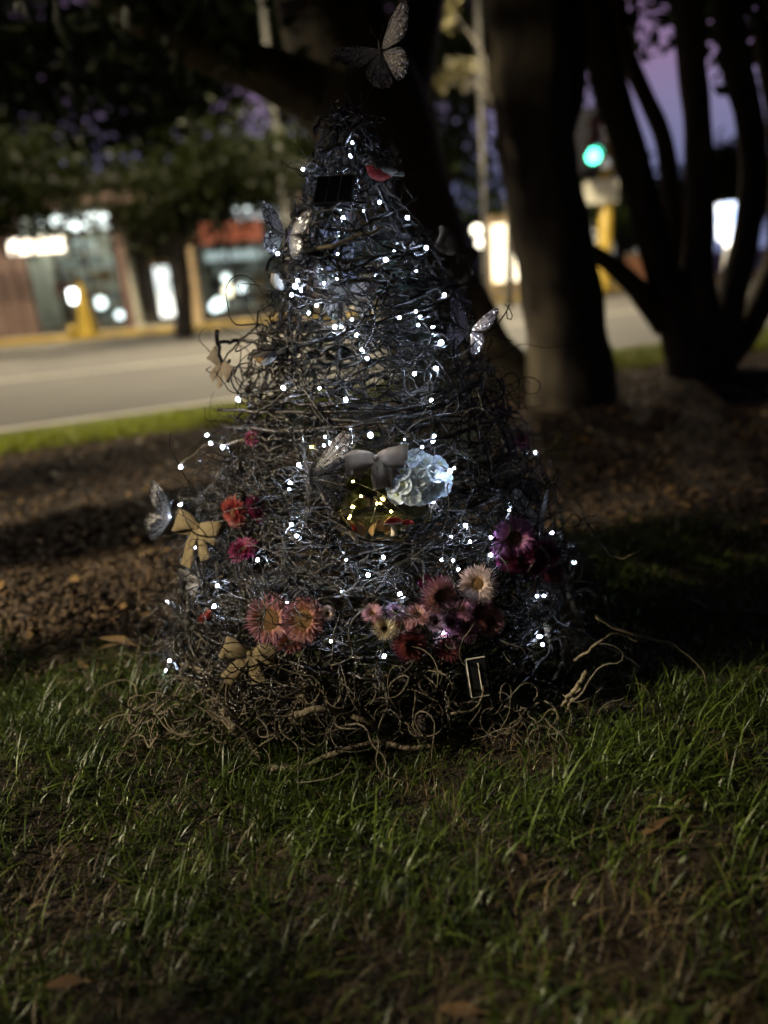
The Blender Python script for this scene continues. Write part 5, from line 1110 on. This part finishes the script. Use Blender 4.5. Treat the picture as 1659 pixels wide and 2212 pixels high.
# birds: one smooth body mesh, wings, tail, beak, eyes
def bird(label, x, y, spx, mats, roll=0, yaw=0, pitch=0, off=0.02, flip=1, k=0.9):
    """local X: towards the beak, Y up; mats = breast, belly, back/wing"""
    p = surf(x, y, off); s = pxm(spx, p); mw = frame(p, facing(p, k), roll, yaw, pitch); t = thing('bird', label, 'bird', mw=mw, group='small bird ornaments perched on the twig tree')
    S = lambda *q: np.array([q[0] * flip, q[1], q[2]]) * s
    sp_ = smooth_path([(-0.62, -0.30, 0), (-0.40, -0.22, 0), (-0.12, -0.12, 0), (0.10, 0.05, 0), (0.20, 0.26, 0), (0.26, 0.42, 0), (0.34, 0.50, 0)], 20)
    rad = np.interp(np.linspace(0, 1, 20), [0, 0.16, 0.36, 0.54, 0.68, 0.84, 0.95, 1], [0.05, 0.20, 0.32, 0.335, 0.26, 0.235, 0.15, 0.04])
    m = MB(); m.tube([S(*q) for q in sp_], rad * s, 16); b = m.build('body', mats[0], t)
    me = b.data
    for mn in mats[1:]: me.materials.append(MATS[mn])
    for f in me.polygons:
        c = np.array(f.center) / s; cx = c[0] * flip
        axis = cx * 0.55 - c[1] * 0.65                   # front/below positive
        if axis > 0.02: f.material_index = 0 if c[1] > -0.14 else 1
        else: f.material_index = 2
    for sz in (-1, 1):
        m = MB(); m.tube([S(0.08, 0.16, sz * 0.25), S(-0.10, 0.04, sz * 0.335), S(-0.38, -0.12, sz * 0.30), S(-0.74, -0.30, sz * 0.13)], [0.05 * s, 0.17 * s, 0.14 * s, 0.02 * s], 8, flat=0.45); m.build('wing', mats[2], t)
        m = MB(); m.lathe([(0.008 * s, -0.03 * s), (0.03 * s, -0.01 * s), (0.03 * s, 0.01 * s), (0.008 * s, 0.03 * s)], 8); e = m.build('eye', 'beak', b); e.location = tuple(map(float, S(0.33, 0.46, sz * 0.19)))
    m = MB(); m.tube([S(-0.52, -0.26, 0), S(-0.80, -0.36, 0), S(-1.08, -0.46, 0)], [0.09 * s, 0.10 * s, 0.11 * s], 8, flat=0.25); m.build('tail', mats[2], t)
    m = MB(); m.tube([S(0.40, 0.46, 0), S(0.50, 0.44, 0), S(0.58, 0.42, 0)], [0.055 * s, 0.035 * s, 0.004 * s], 7); m.build('beak', 'beak', t)
    for sz in (-1, 1):
        m = MB(); m.tube([S(-0.02, -0.36, sz * 0.1), S(0.0, -0.50, sz * 0.1), S(0.1, -0.54, sz * 0.12)], [0.018 * s, 0.014 * s, 0.012 * s], 5); m.build('leg', 'beak', t)
    return t
bird('small bird with a bright red breast and grey back near the tip', 818, 368, 56, ('bird_red', 'bird_red', 'bird_grey'), 20, 30, 0, 0.06, -1)
bird('small bird with tan breast and white belly on the left edge', 572, 772, 44, ('bird_tan', 'bird_white', 'bird_dark'), 42, -20, 0, 0.05, -1)
bird('small dark-headed bird with white cheek high on the left edge', 600, 608, 40, ('bird_white', 'bird_white', 'bird_dark'), -10, 60, 0, 0.02, -1)

# black solar panel near the tip; battery box low on the right
p = surf(722, 412, 0.02); s = pxm(1, p); t = thing('solar_panel', 'small black solar panel plate tucked near the tip of the twig tree', 'solar panel', mw=frame(p, facing(p, 0.3) + np.array([0, 0, 0.5]), -8, -8, -8))
m = MB(); m.box((-42 * s, -32 * s, -0.004), (42 * s, 32 * s, 0.004)); m.build('panel', 'panel_black', t, False)
m = MB(); m.tube([(-42 * s, -32 * s, 0.0045), (42 * s, -32 * s, 0.0045), (42 * s, 32 * s, 0.0045), (-42 * s, 32 * s, 0.0045), (-42 * s, -31 * s, 0.0045)], 0.0015, 4); m.build('frame', 'black_plastic', t, False)
for k in (-14, 14):
    m = MB(); m.box((k * s - 0.0004, -31 * s, 0.0041), (k * s + 0.0004, 31 * s, 0.0046)); m.build('cell_seam', 'silver_wire', t, False)
m = MB(); m.tube(smooth_path([(38 * s, -30 * s, -0.004), (50 * s, -50 * s, -0.015), (30 * s, -80 * s, -0.02)], 8), 0.0012, 5); m.build('cable', 'wire', t)
p = surf(1033, 1463, 0.065); s = pxm(1, p); t = thing('battery_box', 'small dark box with shiny metal edges low on the right', 'box', mw=frame(p, facing(p, 0.7), 9, 8, -4))
m = MB(); m.box((-21 * s, -40 * s, -16 * s), (21 * s, 40 * s, 0)); m.build('case', 'black_plastic', t, False)
def edge(a, b, w, nm): 
    m = MB(); m.tube([a, b], w, 5); m.build(nm, 'edge_metal', t, False)
edge((-21 * s, -40 * s, 0.0), (-21 * s, 40 * s, 0.0), 1.5 * s, 'edge_strip'); edge((-21 * s, 41 * s, 0.0), (21 * s, 41 * s, 0.0), 2.0 * s, 'edge_strip'); edge((-19 * s, -41 * s, 0.0), (19 * s, -41 * s, 0.0), 0.8 * s, 'edge_strip'); edge((4 * s, -28 * s, 0.6 * s), (4 * s, 30 * s, 0.6 * s), 1.2 * s, 'seam')
m = MB(); m.box((23.0 * s, -38 * s, -15 * s), (27 * s, 38 * s, -1 * s)); m.build('lid', 'black_plastic', t, False)
# pine cone in the grass
p = ground(915, 1572, 0.045); s = pxm(1, p); t = thing('pine_cone', 'dark pine cone with one pale scale at the foot of the twig tree', 'pine cone', mw=frame(p, CAM - p, 8, 0, 30))
m = MB(); m.lathe([(3 * s, -30 * s), (12 * s, -24 * s), (14 * s, 0), (8 * s, 20 * s), (1 * s, 30 * s)], 10, axis='y'); m.xf(Matrix.Rotation(math.pi, 4, 'X')); m.build('core', 'body_dark', t)
for ring in range(7):
    for q in range(8):
        a = q * math.pi / 4 + ring * 0.4; y = -24 * s + ring * 8 * s; rr_ = (17, 20, 20, 18, 15, 12, 8)[ring] * s; d = np.array([math.cos(a), 0.35, math.sin(a)]); sd = np.array([-math.sin(a), 0, math.cos(a)])
        c0 = np.array([math.cos(a), 0, math.sin(a)]) * rr_ * 0.5 + [0, y, 0]; tip = c0 + d * rr_ * 0.55; w = 6 * s
        m = MB(); m.add([c0 - sd * w * 0.6, c0 + sd * w * 0.6, tip + sd * w * 0.8, tip + [0, 2 * s, 0], tip - sd * w * 0.8, tip + np.array([0, -2 * s, 0])], [(0, 1, 2, 3, 4), (1, 0, 4, 5, 2)]); m.build('scale', 'bird_white' if (ring == 5 and q == 3) else 'cone_scale', t, False)

# the hollow: mossy floor, ivy leaves, toadstools, warm lights
fl = HC + np.array([0, 0.085, -HRZ * 1.12]); t = thing('moss_bed', 'mossy floor of leaves inside the hollow', 'moss', fl)
m = MB(); vs = []; 
for i in range(9):
    for j in range(14):
        a = j * 2 * math.pi / 14; f = i / 8; vs.append((HRX * 0.98 * f * math.cos(a), 0.085 * f * math.sin(a), 0.012 * (1 - f * f) + rr.uniform(-0.003, 0.003)))
m.add(vs, [(i * 14 + j, i * 14 + (j + 1) % 14, (i + 1) * 14 + (j + 1) % 14, (i + 1) * 14 + j) for i in range(8) for j in range(14)]); o = m.build('moss_pad', 'moss', t)
sm = o.modifiers.new('thick', 'SOLIDIFY'); sm.thickness = 0.012
def leaf_obj(name, L, Wd, material, parent, loc, rot, tint, lobed=False, curl=0.25):
    m = MB(); vs = []; ws = (0.08, 0.62, 1.0, 0.86, 0.5, 0.04) if not lobed else (0.25, 1.0, 0.55, 0.8, 0.42, 0.03)
    for i, w in enumerate(ws):
        f = i / (len(ws) - 1)
        for g in (-1, -0.5, 0, 0.5, 1): vs.append(((g * w) * Wd / 2, f * L, curl * Wd * (abs(g) * w * 0.5 - f * f * 0.7)))
    for q in list(vs): vs.append((q[0], q[1], q[2] - 0.0006))
    n = 30; fs = [(i * 5 + j, i * 5 + j + 1, i * 5 + j + 6, i * 5 + j + 5) for i in range(5) for j in range(4)]
    m.add(vs, fs + [tuple(n + q for q in f[::-1]) for f in fs], (tint,) * 3); o = m.build(name, material, parent); o.location = tuple(map(float, loc)); o.rotation_euler = rot; return o
t = thing('ivy_garland', 'green ivy leaves lining the back of the hollow', 'ivy', HC)
m = MB(); a = np.linspace(-0.4, 3.6, 24); m.tube([(HRX * 0.85 * math.cos(q), 0.11, HRZ * 0.9 * math.sin(q) - 0.01) for q in a], 0.002, 5); m.build('vine', 'ivy', t)
for k in range(46):
    x = rr.uniform(-0.95, 0.95) * HRX; z = rr.uniform(-0.9, 0.95) * HRZ
    if (x / HRX) ** 2 + (z / HRZ) ** 2 > 1.0: continue
    leaf_obj('leaf', rr.uniform(0.035, 0.06), rr.uniform(0.03, 0.048), 'ivy', t, (x, 0.115 + rr.uniform(0, 0.06), z), (math.radians(rr.uniform(55, 125)), rr.uniform(-0.5, 0.5), rr.uniform(-1.2, 1.2)), float(rr.random()), True)
t = thing('warm_light_string', 'string of warm yellow fairy lights inside the hollow', 'fairy lights', HC)
WL = [(780, 1072), (762, 1095), (754, 1120), (757, 1114), (782, 1137), (814, 1088), (822, 1088), (827, 1078), (845, 1105), (883, 1121), (891, 1127), (762, 1040), (797, 983), (672, 966), (850, 1052)]
wp = [at(x, y, HC[1] + rr.uniform(0.03, 0.07)) for x, y in WL]
wled = MB(); wled.lathe([(0.0008, -0.003), (0.0017, -0.002), (0.0020, 0.0), (0.0017, 0.002), (0.0008, 0.003)], 8); bulbs(t, wp, wled.mesh('bulb', 'led_warm'), HC)
m = MB()
for A, B in zip(wp[:-1], wp[1:]): m.tube(smooth_path([A - HC, (A + B) / 2 - HC + rr.normal(size=3) * 0.006, B - HC], 6), 0.0005, 4)
m.build('wire', 'silver_wire', t)
def toadstool(label, x, y, capw, hpx, lean, Yoff, under=False):
    p = ground(x, y, float(fl[2]) + 0.010); s = pxm(1, p); t = thing('toadstool', label, 'toadstool', p, 'toadstool ornaments in the hollow'); t.rotation_euler = (math.radians(lean), 0, rr.uniform(0, 6)) if not under else (math.radians(lean), 0, 0)
    h = hpx * s; w = capw * s / 2
    m = MB(); m.lathe([(w * 0.40, 0), (w * 0.34, h * 0.3), (w * 0.28, h * 0.75), (w * 0.30, h)], 14); m.build('stem', 'cap_white', t)
    m = MB(); m.lathe([(w * 0.28, h * 1.002), (w * 0.96, h * 0.96), (w, h * 1.0), (w * 0.97, h + w * 0.02)], 20); m.build('gills', 'cap_white', t)
    m = MB(); m.lathe([(w * 0.975, h + w * 0.022), (w * 0.93, h + w * 0.22), (w * 0.72, h + w * 0.48), (w * 0.4, h + w * 0.64), (w * 0.02, h + w * 0.70)], 20); c = m.build('cap', 'cap_red', t)
    for q in range(11):
        a = q * 2.4; f = 0.25 + 0.65 * (q / 11); rr_ = w * f; z = h + w * (0.70 - 0.62 * f * f); m = MB(); m.lathe([(w * 0.09, 0.0), (w * 0.07, w * 0.05), (w * 0.01, w * 0.065)], 8); d = m.build('spot', 'cap_white', c); d.location = (rr_ * math.cos(a), rr_ * math.sin(a), z); d.rotation_euler = (0, f * 0.9, a)
    return t
toadstool('small red toadstool with white spots at the left of the hollow', 764, 1158, 38, 14, 0, 0.03)
toadstool('white-stemmed red toadstool tilted back to show its pale gills', 852, 1160, 42, 30, -16, 0.045, True)
toadstool('smallest pale toadstool right of the tilted one', 882, 1156, 30, 24, -12, 0.05, True)
t = thing('dry_leaf_clump', 'clump of dry golden leaves standing on the floor of the hollow', 'dry leaves', ground(812, 1158, float(fl[2]) + 0.01))
for k in range(12): leaf_obj('leaf', rr.uniform(0.025, 0.045), rr.uniform(0.010, 0.018), 'litter', t, (rr.uniform(-0.035, 0.03), rr.uniform(-0.012, 0.012), rr.uniform(0, 0.006)), (math.radians(rr.uniform(15, 100)), rr.uniform(-0.6, 0.6), rr.uniform(-1.4, 1.4)), 0.9)
# single fallen leaves one can point to
for (x, y, L, tn, yaw, lab, z) in ((112, 1345, 0.065, 0.95, 1.4, 'golden fallen leaf lying on the mulch at the left, longest there', 0.025), (60, 1388, 0.055, 1.0, 0.4, 'broad pale yellow fallen leaf near the left edge', 0.025), (258, 1395, 0.05, 0.9, 2.2, 'pale fallen leaf on the mulch nearest the lawn at left', 0.025),
        (285, 1395, 0.085, 0.95, 1.2, 'long yellow leaf caught at the left foot of the twig tree', 0.05), (1090, 1522, 0.055, 0.75, 1.8, 'tan fallen leaf under the battery box', 0.02), (480, 1640, 0.07, 0.2, 0.3, 'upright green dock leaf in the lawn left of the branch ends', 0.0),
        (185, 2125, 0.046, 0.25, 1.7, 'brown fallen leaf in the dry lawn at the bottom left', 0.012), (1042, 2192, 0.045, 0.25, 1.5, 'brown fallen leaf at the bottom edge right of centre', 0.012)):
    p = ground(x, y, z); green = 'green' in lab; t = thing('fallen_leaf' if not green else 'dock_leaf', lab, 'leaf', p)
    leaf_obj('blade', L, L * 0.45, 'grass' if green else 'litter', t, (0, 0, 0.004), (math.radians(75 if green else 8), 0.15, yaw), tn if not green else 1.0)
    m = MB(); m.tube([(0, 0, 0.004), (0.3 * L * math.sin(yaw), -0.3 * L * math.cos(yaw), 0.0)], [0.0012, 0.001], 5, (0.6,) * 3); m.build('stalk', 'litter' if not green else 'grass', t)
